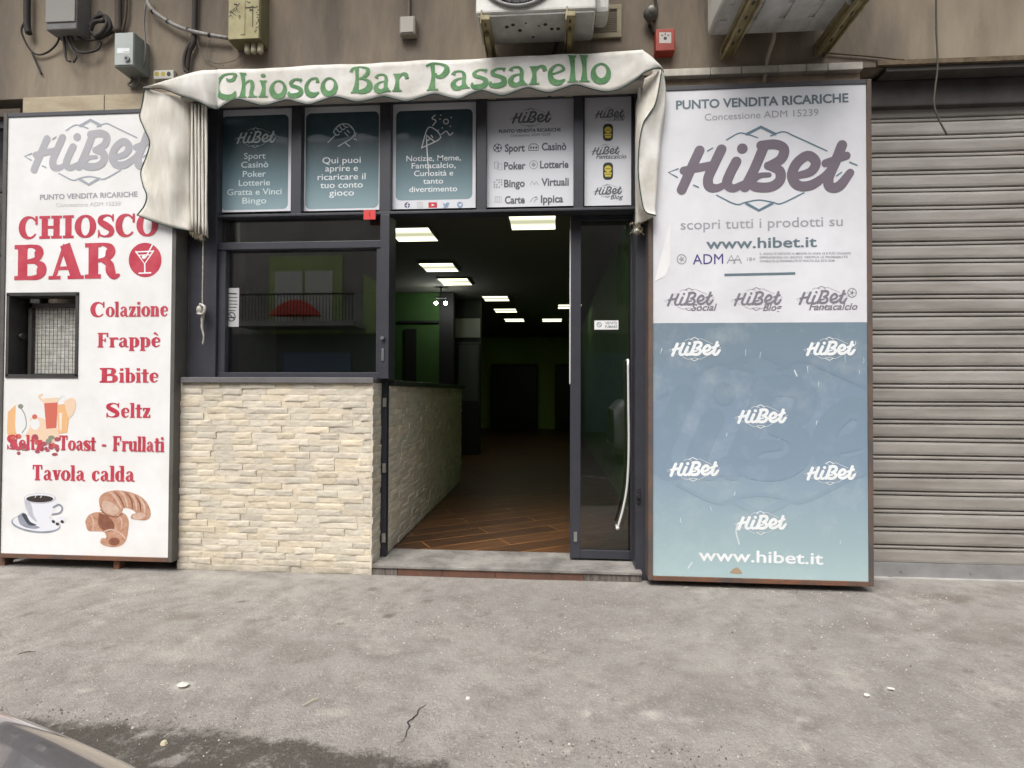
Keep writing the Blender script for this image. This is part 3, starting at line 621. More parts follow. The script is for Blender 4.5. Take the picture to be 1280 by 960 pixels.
# glass door leaf, closed
dl = thing('door_leaf', ((xd0 + xd1) / 2, .15, .05), 'narrow closed glass door leaf with a bowed steel pull handle', 'door')
zd0 = Z(755, 698, .15); b = MB(); w = X(726, .15) - xd0; w2 = xd1 - X(788, .15)
b.box(xd0, xd0 + w, .135, .185, zd0, bz0, .004); b.box(xd1 - w2, xd1, .135, .185, zd0, bz0, .004); b.box(xd0 + w, xd1 - w2, .137, .183, zd0, Z(755, 688, .137), .004); b.box(xd0 + w, xd1 - w2, .137, .183, bz0 - .02, bz0, .003)
b.build('frame', ALU, dl)
MB().box(xd0 + w, xd1 - w2, .152, .158, zd0 + .04, bz0 - .01).build('pane', GLASSD, dl)
MB().box(xd0 - .006, xd0 + .001, .136, .184, Z(713, 480, .15), Z(713, 287, .15), .001).build('highlight_strip', mat('edge_highlight', (.6, .6, .6), rough=.4), dl)  # pale strip paints the highlight on the leaf's polished edge
FD = Frame((0, .10, 0)); pts = [(785, 450), (785.5, 500), (786, 560), (784, 605), (779, 635), (772, 660)]
hb = MB(); hp = [Vector((X(p[0], .07, p[1]), .07, Z(p[0], p[1], .07))) for p in pts]; hb.tube(hp, .0075, n=12)
hb.tube([hp[-1], hp[-1] + Vector((0, .07, 0))], .008, spline=False); hb.tube([hp[0], hp[0] + Vector((.0, .07, 0))], .008, spline=False); hb.sphere(hp[-1], .013)
hb.build('pull_handle', mat('steel_handle', (.72, .71, .69), rough=.35, metal=.3), dl)
b = MB(); b.box(X(718, .13), X(722, .13), .128, .136, Z(720, 677, .13), Z(720, 665, .13), .001); b.build('floor_bolt', SILV, dl)
b = MB(); z = Z(797, 618, .02); b.box(X(795, .0, 618), X(800, .0, 618), -.03, -.018, z - .05, z + .05, .004); b.cyl((X(797), -.05, z), (X(797), -.02, z), .012, n=12)
b.build('latch', BLACK, sf)

def vinyl_sign(name, label, fr, rect, mats, fn, cat='notice', th=.002):
    a = fr.px(rect[0], rect[3]); c = fr.px(rect[2], rect[1]); root = MB(); root.fbox(fr, a[0], c[0], a[1], c[1], -th, .001)
    o = root.build(name, mats[0], None, origin=fr.pt((a[0] + c[0]) / 2, a[1], 0)); tag(o, label, cat)
    k = MB(); fn(k); 
    q = k.build('lettering', mats, None); q.parent = o; q.location = -o.location
    return o
FG = Frame((0, .149, 0)); FW = Frame((0, .043, 0))
def f(k):
    ctxt(k, FG, 'VIETATO', 764, 405.5, 15, 3.2, bold=.02, d=.003, mi=1); ctxt(k, FG, 'FUMARE', 764, 410, 15, 3.2, bold=.02, d=.003, mi=1); pxell(k, FG, 749, 406, 3.2, 3.2, 1, .003); pxell(k, FG, 749, 406, 2.3, 2.3, 0, .0035); pxline(k, FG, [(747, 404), (751, 408)], .8, 1, .004, sm=1)
vinyl_sign('door_sticker', 'small white no smoking sticker on the glass door leaf', FG, (743, 400.5, 773, 412), [VINYLW, GREYT], f)
def f(k):
    for i, (y, w) in enumerate(((367, 12), (371.5, 14), (376, 13), (380, 14), (384, 12), (388, 9))): pxline(k, FW, [(289.5 - w / 2, y), (289.5 + w / 2, y + .4)], 1.0 if i else 1.6, 1, .003, sm=1)
    pxline(k, FW, [(289.5 + 4.6 * math.cos(2 * math.pi * i / 10), 396 + 5.4 * math.sin(2 * math.pi * i / 10)) for i in range(10)], 1.2, 1, .003, closed=True, sm=3)
    pxline(k, FW, [(286.5, 392.5), (293, 399.5)], 1.2, 1, .0035, sm=1); pxline(k, FW, [(286, 397), (293, 396.6)], 1.5, 1, .0033, sm=1)
vinyl_sign('window_notice', 'grey paper no smoking notice taped inside the shop window', FW, (280, 360, 299, 408.5), [mat('grey_paper', (.42, .42, .42), rough=.8), BLACK], f)
FR_ = Frame((0, -.018, 0)); 
def f(k): pxline(k, FR_, [(462, 265.5), (462, 270.5)], 1.2, 1, .003, sm=1)
vinyl_sign('red_sticker', 'small bright red square sticker on the dark frame beam', FR_, (454.5, 262.5, 469.5, 274.5), [mat('red_vinyl', (.62, .05, .05), rough=.45), mat('dark_red', (.2, .01, .01))], f, 'sticker')

# ------------------------------------------------------------------ posters over the glazing
FP = Frame((0, .036, 0))
TEAL = ramp_mat('teal_print', [(0, (.27, .37, .40)), (.33, (.125, .20, .225)), (.62, (.045, .088, .105)), (1, (.026, .052, .066))], .0, .70, rough=.3, dirt=.04, coat=.3)  # brand gradient; some shading and reflection also put into its tones
PALE = mat('white_film', (.72, .73, .76), rough=.4, col2=(.62, .63, .66), scale=2)
GREYF = ramp_mat('grey_film', [(0, (.70, .71, .74)), (1, (.52, .53, .57))], 0, .7, rough=.35, dirt=.05)  # blend slightly darker towards the top
DGREY = mat('slate_print', (.10, .11, .125), rough=.5)
PALET = mat('pale_teal_ink', (.60, .69, .71), rough=.5)
def poster(label, rect, mats, fn, teal=None):
    a = FP.px(rect[0], rect[3]); c = FP.px(rect[2], rect[1]); b = MB(); b.fbox(FP, a[0], c[0], a[1], 3.10, -.004, 0)
    o = b.build('poster', mats[0], None, origin=FP.pt((a[0] + c[0]) / 2, a[1], 0)); tag(o, label, 'poster', 'posters in the row above the window and doorway')
    def child(name, mb, ms):
        q = mb.build(name, ms, None); off = o.location.copy()
        q.data.transform(Matrix.Translation(-off)); q.parent = o
    if teal:
        k = MB(); t0 = FP.px(teal[0], teal[3]); t1 = FP.px(teal[2], teal[1])
        k.add([FP.pt(u, v, .0005) for u, v in rrect(t0[0], t0[1], t1[0], t1[1], .035)], [list(range(24))]); child('coloured_panel', k, TEAL)
    for name, ms, f_ in fn:
        k = MB(); f_(k); [child(name, q, ms) for q in k.pieces()]
    return o
def lines(L_, h=7.4, bold=.006):
    def f(k):
        for s, cx, y, w in L_: ctxt(k, FP, s, cx, y, w, h, slope=-.02, d=.003, bold=bold)
    return f
poster('teal poster listing six games, beside the folded pleats of the canopy', (272, 140, 364.5, 265.5), [PALE], [
    ('logo', PALET, lambda k: logo(k, FP, (293, 172.5), (346, 171.5), d=.003, bold=.75, obold=.7)),
    ('lettering', PALET, lines([('Sport', 318.5, 198.6, 27), ('Casinò', 318.5, 209.4, 34), ('Poker', 318, 221, 29), ('Lotterie', 318, 232, 39), ('Gratta e Vinci', 318, 243.4, 68), ('Bingo', 318, 254.4, 30)]))], (276, 143, 361, 262.8))
def hand(k):
    for P in ([(410, 178), (419, 169), (417, 165), (422, 158), (428, 155), (436, 156), (442, 162), (443, 168), (438, 174), (431, 178), (423, 183)], [(431, 178), (437, 183)],
              [(417, 165), (421, 169), (424, 168)], [(420, 160), (424, 165), (427, 164)], [(424, 157), (428, 162), (431, 161)], [(428, 155), (432, 159), (435, 159)], [(434, 163), (437, 166)], [(431, 166), (435, 170)], [(438, 158), (441, 161)], [(442, 173), (446, 175)], [(445, 166), (444, 171)]):
        pxline(k, FP, P, 1.3, 0, .003, sm=4)
poster('teal poster with a fist icon and five lines of white text', (377.5, 140, 477, 264), [PALE], [('icon', PALET, hand),
    ('lettering', WINK, lines([('Qui puoi', 427, 204, 48), ('aprire e', 427, 214, 41), ('ricaricare il', 427, 224.6, 60), ('tuo conto', 427, 234.8, 53), ('gioco', 427, 244.6, 31)], 7.6))], (381.5, 139, 474, 261.5))
def popper(k):
    for P in ([(527, 185), (536, 159), (551, 172), (527, 185)], [(533, 169), (543, 177)], [(541, 157), (545, 151), (540, 148), (544, 144)], [(552, 168), (558, 164), (562, 169), (566, 166)], [(534, 176), (537, 174)], [(539, 169), (541, 172)]): pxline(k, FP, P, 1.4, 0, .003, sm=4)
    pxline(k, FP, [(557.5 + 3 * math.cos(i * math.pi / 4), 152 + 3 * math.sin(i * math.pi / 4)) for i in range(8)], 1.1, 0, .003, closed=True)
    for x, y in ((550, 149), (553, 160), (564, 147), (563, 158), (548, 163), (551, 144)): pxell(k, FP, x, y, .9, .9, 0, .003, 8)
def social(k):
    k.mark(); pxell(k, FP, 509, 256.5, 3.4, 3.6, 1, .003); pxline(k, FP, [(510.5, 254), (509.3, 254.6), (509.3, 260)], 1.1, 0, .0035, sm=1); pxline(k, FP, [(507.6, 257), (511, 257)], .9, 0, .0037, sm=1)
    k.mark(); u = [(521.8, 253), (528.2, 253), (528.2, 259.6), (521.8, 259.6), (521.8, 253)]; pxline(k, FP, u, .8, 4, .003, sm=1); pxline(k, FP, [(525 + 1.5 * math.cos(i), 256.3 + 1.5 * math.sin(i)) for i in range(6)], .7, 4, .003, closed=True)
    k.mark(); pxpoly(k, FP, [(536, 253), (546, 253), (546.4, 254), (546.4, 258.6), (546, 259.6), (536, 259.6), (535.6, 258.6), (535.6, 254)], 2, .003); pxpoly(k, FP, [(539.6, 254.6), (543.4, 256.3), (539.6, 258)], 0, .0035)
    k.mark(); pxpoly(k, FP, [(553.6, 253.6), (556.8, 255.4), (557.6, 253.4), (560.4, 253), (562.2, 254), (561.2, 255.4), (560.2, 258.6), (557, 260.2), (553.6, 259.2), (556, 258.4), (554.4, 257)], 3, .003)
    k.mark(); pxell(k, FP, 575, 256, 3.7, 3.9, 3, .003); pxpoly(k, FP, [(572.6, 256.2), (577.4, 254), (576.2, 258.2), (574.6, 257.2)], 0, .0035)
poster('teal poster with a party popper icon and a row of small social icons', (490, 138, 595, 261.7), [PALE], [('icon', WINK, popper), ('social_icon', [PALE, mat('navy_ink', (.10, .11, .20)), mat('icon_red', (.55, .03, .04)), mat('icon_blue', (.24, .32, .45)), mat('icon_pale', (.5, .49, .46))], social),
    ('scratch', mat('bare_scratch', (.85, .87, .87)), lambda k: pxline(k, FP, [(533, 171), (534, 190), (535, 205), (536, 217)], [1.2, 1.6, 1.1, .8], 0, .0042, sm=3)),
    ('lettering', WINK, lines([('Notizie, Meme,', 542, 201, 68), ('Fantacalcio,', 542, 210.2, 55), ('Curiosità e', 542, 219.8, 49), ('tanto', 541.5, 229.6, 25), ('divertimento', 541.5, 239.6, 60)], 6.8))], (494.5, 136, 591, 250.8))
def rows(k):
    logo(k, FP, (637, 147.5), (690, 146.5), d=.003, bold=.85, obold=.9)
    txt(k, FP, 'PUNTO VENDITA RICARICHE', (623.5, 166.4), (701, 164), 4., d=.003, bold=.035); txt(k, FP, 'Concessione ADM 15239', (638, 171), (688, 169.6), 3.2, d=.003)
    for s, x0, x1, y in (('Sport', 631, 656, 189.8), ('Casinò', 677, 708, 188), ('Poker', 630, 657, 212), ('Lotterie', 675, 710.6, 210.4), ('Bingo', 630, 656, 234), ('Virtuali', 676.6, 711, 232.3), ('Carte', 631, 656, 254.6), ('Ippica', 676, 704, 253.4)):
        txt(k, FP, s, (x0, y), (x1, y - .6), 9, d=.003, bold=.03)
def icons(k):
    for i, y in enumerate((185, 207, 229, 250)):
        x = 622; k.mark()
        if i == 0: pxline(k, FP, [(x + 5 * math.cos(j * .785), y + 5 * math.sin(j * .785)) for j in range(8)], .9, 0, .003, closed=True); pxell(k, FP, x, y, 2, 2, 0, .003); [pxell(k, FP, x + 4 * math.cos(j * 1.256), y + 4 * math.sin(j * 1.256), 1.2, 1.2, 0, .003, 8) for j in range(5)]
        elif i == 1: [pxline(k, FP, [(x - 4 + a, y - 4 + .5 * a), (x + 1 + a, y - 4.5 + .5 * a), (x + 1.6 + a, y + 3 + .5 * a), (x - 3.6 + a, y + 3.6 + .5 * a), (x - 4 + a, y - 4 + .5 * a)], .8, 1, .003, sm=1) for a in (0, 4)]
        elif i == 2: [pxell(k, FP, x - 4 + 3 * a, y - 4 + 3 * c, 1.1, 1.1, 1, .003, 8) for a in range(4) for c in range(4) if (a * 3 + c * 5) % 4]
        else: [pxline(k, FP, [(x - 3 + a, y - 4), (x + 2 + a, y - 4), (x + 2 + a, y + 3), (x - 3 + a, y + 3), (x - 3 + a, y - 4)], .6, 1, .003, sm=1) for a in (0, 2.5)]
        x = 667; y -= 1; k.mark()
        if i == 0: pxline(k, FP, [(x - 6, y + 4), (x - 6, y - 1), (x - 3, y - 4), (x + 3, y - 4), (x + 6, y - 1), (x + 6, y + 4), (x - 6, y + 4)], 1., 0, .003, sm=1); [pxell(k, FP, x - 3.4 + 3.4 * j, y + .6, 1.3, 1.6, 0, .003, 8) for j in range(3)]
        elif i == 1: pxline(k, FP, [(x + 5 * math.cos(j * .785), y + 5 * math.sin(j * .785)) for j in range(8)], .9, 1, .003, closed=True); pxell(k, FP, x, y, 2.4, 2.4, 1, .003)
        elif i == 2: pxline(k, FP, [(x - 4, y + 3), (x - 2, y - 2), (x + 1, y + 3)], .9, 1, .003, sm=1); pxline(k, FP, [(x + 1, y + 3), (x + 3.4, y - 1), (x + 6, y + 3)], .9, 1, .003, sm=1)
        else: pxline(k, FP, [(x - 4, y + 3), (x - 1, y - 1), (x + 3, y - 3), (x + 5, y), (x + 2, y + 1), (x + 1, y + 4)], .9, 1, .003); pxell(k, FP, x + 3, y - 2.4, 1.4, 1.4, 1, .003, 8)
poster('grey white poster with eight bold words in two columns with icons', (608, 128, 717, 259.3), [GREYF], [('lettering', DGREY, rows), ('icon', [DGREY, GREYP], icons)])
def subs(k):
    for (x0, x1, y, s, a, c, yy) in ((742, 781, 143, 'Social', 766, 781, 151), (738, 775, 189, 'Fantacalcio', 745, 783, 198.6), (741, 778, 239, 'Blog', 763, 779, 249)):
        logo(k, FP, (x0, y), (x1, y - .8), d=.003, bold=.85, obold=.8); txt(k, FP, s, (a, yy), (c, yy - .5), 5.4, d=.0034, bold=.015, shear=.3)
def badge(k):
    for y in (165.6, 214):
        k.mark()
        x = 760; a = FP.px(x - 6.3, y + 11); c = FP.px(x + 6.3, y - 11); k.add([FP.pt(u, v, .0009) for u, v in rrect(a[0], a[1], c[0], c[1], .025)], [list(range(24))], 0)
        pxell(k, FP, x, y - 3, 4.4, 4.2, 1, .0035); pxpoly(k, FP, [(x - 4.6, y + 1.5), (x + 4.6, y + 1.5), (x + 3.4, y + 7), (x - 3.4, y + 7)], 1, .0036); pxline(k, FP, [(x - 3, y - 3), (x + 3, y - 3)], .8, 0, .004, sm=1); pxline(k, FP, [(x - 3, y + 4), (x + 3, y + 4)], .7, 0, .004, sm=1)
poster('narrow grey white poster with three small logos and two black and yellow badges', (730.6, 124, 789, 257.4), [GREYF], [('lettering', DGREY, subs), ('badge', [mat('badge_black', (.02, .02, .018)), mat('badge_yellow', (.55, .46, .05))], badge)])

# ------------------------------------------------------------------ stone clad low walls
STONE = mat('split_stone', (.66, .605, .50), rough=.85, col2=(.57, .52, .435), scale=9, island=.11, bump=.3, bscale=70, detail=8)
t = STONE.node_tree                                       # a few stones greyer, a few yellower
b_ = t.nodes['Principled BSDF']; src = b_.inputs['Base Color'].links[0].from_socket
gi = t.nodes.new('ShaderNodeNewGeometry'); wn = t.nodes.new('ShaderNodeTexWhiteNoise'); wn.noise_dimensions = '1D'; t.links.new(gi.outputs['Random Per Island'], wn.inputs['W'])
cr = t.nodes.new('ShaderNodeValToRGB'); cr.color_ramp.elements[0].color = (.90, .91, .90, 1); cr.color_ramp.elements[1].color = (1.04, .99, .90, 1); e = cr.color_ramp.elements.new(.5); e.color = (1, .98, .97, 1)
t.links.new(wn.outputs['Value'], cr.inputs[0]); mm = t.nodes.new('ShaderNodeMix'); mm.data_type = 'RGBA'; mm.blend_type = 'MULTIPLY'; mm.inputs[0].default_value = 1
t.links.new(src, mm.inputs[6]); t.links.new(cr.outputs[0], mm.inputs[7])
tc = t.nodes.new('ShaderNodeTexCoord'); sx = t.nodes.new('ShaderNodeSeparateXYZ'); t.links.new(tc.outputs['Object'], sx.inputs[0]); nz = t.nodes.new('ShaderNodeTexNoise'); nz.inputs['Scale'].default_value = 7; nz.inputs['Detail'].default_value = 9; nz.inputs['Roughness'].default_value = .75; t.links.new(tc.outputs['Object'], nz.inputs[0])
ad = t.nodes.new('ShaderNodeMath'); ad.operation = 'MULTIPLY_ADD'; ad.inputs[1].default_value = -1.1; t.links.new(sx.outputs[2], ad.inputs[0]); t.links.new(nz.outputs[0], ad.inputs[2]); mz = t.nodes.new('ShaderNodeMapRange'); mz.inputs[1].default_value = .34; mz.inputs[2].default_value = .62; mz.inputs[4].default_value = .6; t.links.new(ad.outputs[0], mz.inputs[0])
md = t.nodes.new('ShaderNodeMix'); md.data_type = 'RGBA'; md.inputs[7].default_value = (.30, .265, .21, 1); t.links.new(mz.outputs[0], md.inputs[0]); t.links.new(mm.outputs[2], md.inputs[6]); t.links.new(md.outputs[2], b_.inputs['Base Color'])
def cladding(mb, o, u, n, width, height, seed, rowh=.0413):
    """small split stones in a woven running bond: every other stone stands proud of its neighbours"""
    rr = random.Random(seed); o = Vector(o); u = Vector(u); n = Vector(n); rows_ = round(height / rowh); rh = height / rows_
    for r in range(rows_):
        x = -.07 if r % 2 else 0; q_ = 0
        while x < width - .002:
            w = .145 + rr.uniform(-.028, .028); q_ += 1
            if rr.random() < .16: w *= 1.6
            xa = max(0, x); xb = min(width, x + w); x += w
            if width - xb < .03: xb = width; x = width
            if xb - xa < .012: continue
            proud = (q_ + (r // 1)) % 2; d = (.0055 if proud else .001) + rr.uniform(-.001, .002); tx = rr.uniform(-.005, .005); tz = rr.uniform(-.001, .004); g_ = .0004
            k, m = max(4, int((xb - xa) / .016)), 5; vs = []; off = rr.uniform(0, 90)
            for j in range(m + 1):
                for i in range(k + 1):
                    a = i / k; c = j / m; rx = 1 - abs(2 * a - 1) ** 5; rz = 1 - abs(2 * c - 1) ** 3.5
                    dd = (d + tx * (a - .5) + tz * (c - .5)) + 0.0022 * mnoise.noise(Vector((xa * 30 + a * 4 + off, c * 1.6 + r * 3.1, seed))) - (.0028 if proud else .001) * (1 - min(rx, rz))
                    vs.append(o + u * (xa + g_ + (xb - xa - 2 * g_) * a) + Vector((0, 0, r * rh + g_ + (rh - 2 * g_) * c)) + n * dd)
            N_ = len(vs); fs = [[j * (k + 1) + i, j * (k + 1) + i + 1, (j + 1) * (k + 1) + i + 1, (j + 1) * (k + 1) + i] for j in range(m) for i in range(k)]
            vs += [o + u * xa + Vector((0, 0, r * rh)) - n * .01, o + u * xb + Vector((0, 0, r * rh)) - n * .01, o + u * xb + Vector((0, 0, (r + 1) * rh)) - n * .01, o + u * xa + Vector((0, 0, (r + 1) * rh)) - n * .01]
            fs += [[N_, N_ + 1] + list(range(k, -1, -1)), [N_ + 2, N_ + 3] + [m * (k + 1) + i for i in range(k + 1)], [N_ + 1, N_ + 2] + [j * (k + 1) + k for j in range(m, -1, -1)], [N_ + 3, N_] + [j * (k + 1) for j in range(m + 1)]]
            mb.add(vs, fs, 0, False)
lw = thing('low_wall', (-1.8, 0, GZ), 'low wall of cream split stone cladding under the shop window', 'wall')
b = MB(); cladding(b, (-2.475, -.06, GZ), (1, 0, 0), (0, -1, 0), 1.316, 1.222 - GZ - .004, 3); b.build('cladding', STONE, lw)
b = MB(); cladding(b, (-1.159, -.066, GZ), (0, 1, 0), (1, 0, 0), .175, 1.222 - GZ - .004, 8); b.build('end_cladding', STONE, lw)
MB().box(-2.47, -1.168, -.05, .19, GZ - .1, 1.222).build('core', mat('mortar', (.30, .27, .22), rough=.95, var=.3), lw)

bc = thing('bar_counter', (-1.3, 2, .05), 'bar counter clad in split stone running back into the dark shop', 'counter')
XC = X(487, .2, 600)
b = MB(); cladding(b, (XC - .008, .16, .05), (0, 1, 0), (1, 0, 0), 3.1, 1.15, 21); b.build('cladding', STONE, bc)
MB().box(XC - .45, XC - .012, .20, 3.26, .04, 1.2).build('body', mat('counter_body', (.05, .045, .04), rough=.7), bc)
MB().box(XC - .5, XC + .03, .22, 3.3, 1.202, 1.24, .006).build('counter_top', mat('counter_top', (.03, .03, .03), rough=.3), bc)

# doorstep
ds = thing('doorstep', (-.3, .1, GZ), 'worn grey stone doorstep with a brown tiled riser', 'step')
CONC = mat('worn_step_stone', (.30, .285, .26), rough=.8, col2=(.14, .13, .12), scale=5, bump=.5, bscale=50, detail=10)
b = MB(); b.box(-1.158, .56, -.066, .31, .024, .047, .006, seg=2); b.box(-1.158, .56, -.04, .31, GZ - .05, .022); b.build('tread', CONC, ds)
b = MB(); xs = [-1.156, -.99, -.70, -.36, .0, .2, .30, .40, .48, .556]
for i in range(9): b.box(xs[i] + .0015, xs[i + 1] - .0015, -.056, -.042, GZ - .02, .0225, .002, mi=0 if 0 < i < 5 else 1)
b.build('riser', [mat('brown_riser_tile', (.15, .07, .045), rough=.5, col2=(.09, .05, .035), scale=10), mat('dirty_riser_stone', (.17, .145, .125), rough=.85, col2=(.07, .06, .055), scale=22, stretch=(3, 1, .5))], ds)
#@@PART3
# ------------------------------------------------------------------ the two light-box boards
def board(name, label, u0, u1, z0, z1, side):
    fr = Frame((0, -.12, 0)); root = thing(name, ((u0 + u1) / 2, -.05, 0), label, 'sign', 'tall light box boards beside the shop front')
    b = MB(); e = .028
    b.box(u0 - e, u0, -.128, .06, z0 - e, z1 + e, .003); b.box(u1, u1 + e, -.128, .06, z0 - e, z1 + e, .003); b.box(u0, u1, -.126, .06, z1, z1 + e, .003, mi=2); b.box(u0, u1, -.128, .06, z0 - e, z0, .003, mi=1)
    b.build('frame', [side, RUST, mat('grey_frame_top', (.06, .06, .068), rough=.5)], root)
    return fr, root
# far board: white above, blue below
u0, u1, zb0, zb1 = .614, 1.874, .045, 3.022
FS, rs = board('sign_board', 'tall board with white upper half and blue lower half, beside the roller shutter', u0, u1, zb0, zb1, mat('worn_brown_frame', (.075, .066, .064), rough=.65, col2=(.14, .085, .06), scale=6, bump=.15))
zm = 1.588
BLUE = ramp_mat('blue_print', [(0, (.37, .495, .51)), (.14, (.315, .42, .45)), (.40, (.24, .32, .40)), (.62, (.215, .285, .375)), (.85, (.19, .255, .315)), (1, (.175, .235, .285))], zb0, zm, rough=.38, dirt=.16, coat=.1)
MB().fbox(FS, u0, u1, zm, zb1, -.02, 0).build('white_panel', VINYLL, rs)
MB().fbox(FS, u0, u1, zb0, zm - .0005, -.02, .0).build('blue_panel', BLUE, rs)
k = MB(); logo(k, FS, (834.7, 210.4), (1070.3, 210.4), 0, 1, d=.003, obold=.8); k.build('logo', [PURP, TEALL], rs)
k = MB()
txt(k, FS, 'PUNTO VENDITA RICARICHE', (845, 136.7), (1060.5, 127.6), 10.4, d=.003, bold=.03)
txt(k, FS, 'www.hibet.it', (882.5, 311), (1021, 308.5), 12.6, d=.003, bold=.018)
pxline(k, FS, [(905.5, 343.7), (994, 341.8)], 3.2, 0, .003, sm=1, cap=False); k.build('lettering', GREYT, rs)
k = MB(); txt(k, FS, 'Concessione ADM 15239', (880.8, 150.8), (1023, 144.6), 8.4, d=.003); txt(k, FS, 'scopri tutti i prodotti su', (850.7, 287), (1053.5, 282.4), 11.8, d=.003, bold=.006)
for y, s in ((318.6, 'IL GIOCO È VIETATO AI MINORI DI ANNI 18 E PUÒ CAUSARE'), (323.2, 'DIPENDENZA DA GIOCO. VERIFICA LE PROBABILITÀ'), (327.8, 'CONSULTA LE PROBABILITÀ DI VINCITA SUL SITO ADM')): txt(k, FS, s, (949.5, y), ({318.6: 1063.5, 323.2: 1060, 327.8: 1043}[y], y - .7), 2.6, d=.003, bold=.02)
txt(k, FS, '18+', (933.5, 326.4), (944.5, 326), 4.6, d=.003)
pxline(k, FS, [(852 + 5.6 * math.cos(i * .785), 324 + 5.8 * math.sin(i * .785)) for i in range(8)], 1.2, 0, .003, closed=True); pxpoly(k, FS, [(852 + (4.2 if i % 2 else 1.8) * math.cos(i * .628), 324 + (4.2 if i % 2 else 1.8) * math.sin(i * .628)) for i in range(10)], 0, .003)
for P in ([(909, 329), (914, 319), (918.5, 329)], [(917, 329), (922, 319), (926.5, 329)], [(911, 325.5), (925, 324.6)]): pxline(k, FS, P, 1.4, 0, .003, sm=1)
k.build('small_print', GREYP, rs)
k = MB(); txt(k, FS, 'ADM', (866, 330.6), (904, 329.6), 12.4, d=.003, bold=.0); k.build('agency_letters', INK, rs)
k = MB()
for x0, x1, y, s, a, c, yy in ((830, 893, 374.5, 'Social', 864, 896.5, 388.6), (913.5, 978, 374, 'Blog', 953.5, 977.5, 388.6), (994.5, 1060, 372.5, 'Fantacalcio', 1011, 1072, 387.6)):
    logo(k, FS, (x0, y), (x1, y - 1), d=.003, bold=.85, obold=.6); txt(k, FS, s, (a, yy), (c, yy - .6), 8.2, d=.0035, bold=.02, shear=.3)
pxline(k, FS, [(1065 + 5.4 * math.cos(i * .785), 366 + 5.6 * math.sin(i * .785)) for i in range(8)], .9, 0, .003, closed=True); pxell(k, FS, 1065, 366, 1.8, 1.8, 0, .003, 5); [pxline(k, FS, [(1065 + 1.8 * math.cos(i * 1.256), 366 + 1.8 * math.sin(i * 1.256)), (1065 + 5 * math.cos(i * 1.256), 366 + 5 * math.sin(i * 1.256))], .7, 0, .003, sm=1) for i in range(5)]
k.build('sub_logo', mat('grey_mauve', (.20, .19, .22), rough=.45), rs)
k = MB()
for cx, cy in ((868.5, 436.3), (1037, 435.8), (951, 520.5), (866.5, 586.5), (1037.5, 591.3), (951, 653.5)): logo(k, FS, (cx - 33, cy), (cx + 33, cy), d=.004, bold=1.08, obold=.75)
txt(k, FS, 'www.hibet.it', (873, 700.4), (1029, 705.6), 14.2, d=.004, bold=.016); k.build('white_logo', WINK, rs)
k = MB(); logo(k, FS, (728, 540), (1187, 540), 0, 0, d=.0012, bold=1.15, obold=1.2)
bm = bmesh.new(); vv = [bm.verts.new(v) for v in k.v]; [bm.faces.new([vv[i] for i in f_]) for f_ in k.f]
for co, no in (((u0 + .004, 0, 0), (-1, 0, 0)), ((u1 - .004, 0, 0), (1, 0, 0))): bmesh.ops.bisect_plane(bm, geom=bm.verts[:] + bm.edges[:] + bm.faces[:], plane_co=co, plane_no=no, clear_outer=True)
k = MB(); k.frombm(bm); k.build('ghost_logo', ramp_mat('ghost_blue', [(0, (.36, .48, .50)), (.40, (.215, .29, .375)), (1, (.17, .228, .28))], zb0, zm, rough=.38, dirt=.1), rs)
# scuffs and a peeled edge on the print
rr = random.Random(9); k = MB()
for i in range(26):
    x, y = rr.uniform(825, 1080), rr.uniform(410, 712); pxline(k, FS, [(x, y), (x + rr.uniform(-1, 1), y + rr.uniform(1, 5)), (x + rr.uniform(-2, 2), y + rr.uniform(4, 10))], [.4, rr.uniform(.5, 1.2), .3], 0, .0022, sm=2)
for P in ([(922, 655), (920, 665), (924, 680)], [(860, 710), (865, 703)], [(993, 463), (996, 470)]): pxline(k, FS, P, 1.6, 0, .0045, sm=3)
k.build('scuff', mat('scuff_white', (.62, .68, .70), rough=.7), rs)
k = MB(); pxpoly(k, FS, [(912, 716), (916, 711), (921, 709), (926, 713), (928, 717), (920, 717)], 0, .0046); k.build('torn_patch', mat('torn_paper', (.36, .26, .17), rough=.9), rs)
k = MB(); fx = [FS.px(x, y) for x, y in ((812, 268), (838, 275), (838, 330), (832, 345), (818, 352), (815, 352))]
k.add([FS.pt(u, v, .0014) for u, v in fx if u > u0] , [list(range(len([1 for u, v in fx if u > u0])))]); k.build('faded_patch', mat('creamy_patch', (.76, .757, .755), rough=.5, var=.06), rs)

# near board: menu with the little hatch
u0, u1, zb0, zb1 = -3.668, -2.492, .072, 2.998
FL, ls = board('sign_board', 'tall white menu board with red lettering, a coffee cup and a small hatch', u0, u1, zb0, zb1, mat('olive_grey_frame', (.105, .10, .088), rough=.65, col2=(.075, .068, .062), scale=6, bump=.15))
h0 = FL.px(9.5, 470); h1 = FL.px(97, 367.5); hx0, hx1, hz0, hz1 = h0[0], h1[0], h0[1], h1[1]
b = MB()
b.fbox(FL, u0, u1, zb0, hz0, -.02, 0); b.fbox(FL, u0, u1, hz1, zb1, -.02, 0); b.fbox(FL, u0, hx0, hz0, hz1, -.02, 0); b.fbox(FL, hx1, u1, hz0, hz1, -.02, 0); b.build('white_panel', VINYLW, ls)
b = MB(); D = -.12
b.fbox(FL, hx0 - .012, hx0 + .008, hz0, hz1, D, .006); b.fbox(FL, hx1 - .008, hx1 + .012, hz0, hz1, D, .006); b.fbox(FL, hx0 - .012, hx1 + .012, hz0 - .012, hz0 + .012, D, .006); b.fbox(FL, hx0 - .012, hx1 + .012, hz1 - .010, hz1 + .012, D, .006)
hb_ = b.build('hatch_box', mat('dark_hatch', (.045, .042, .04), rough=.7, var=.4), ls)
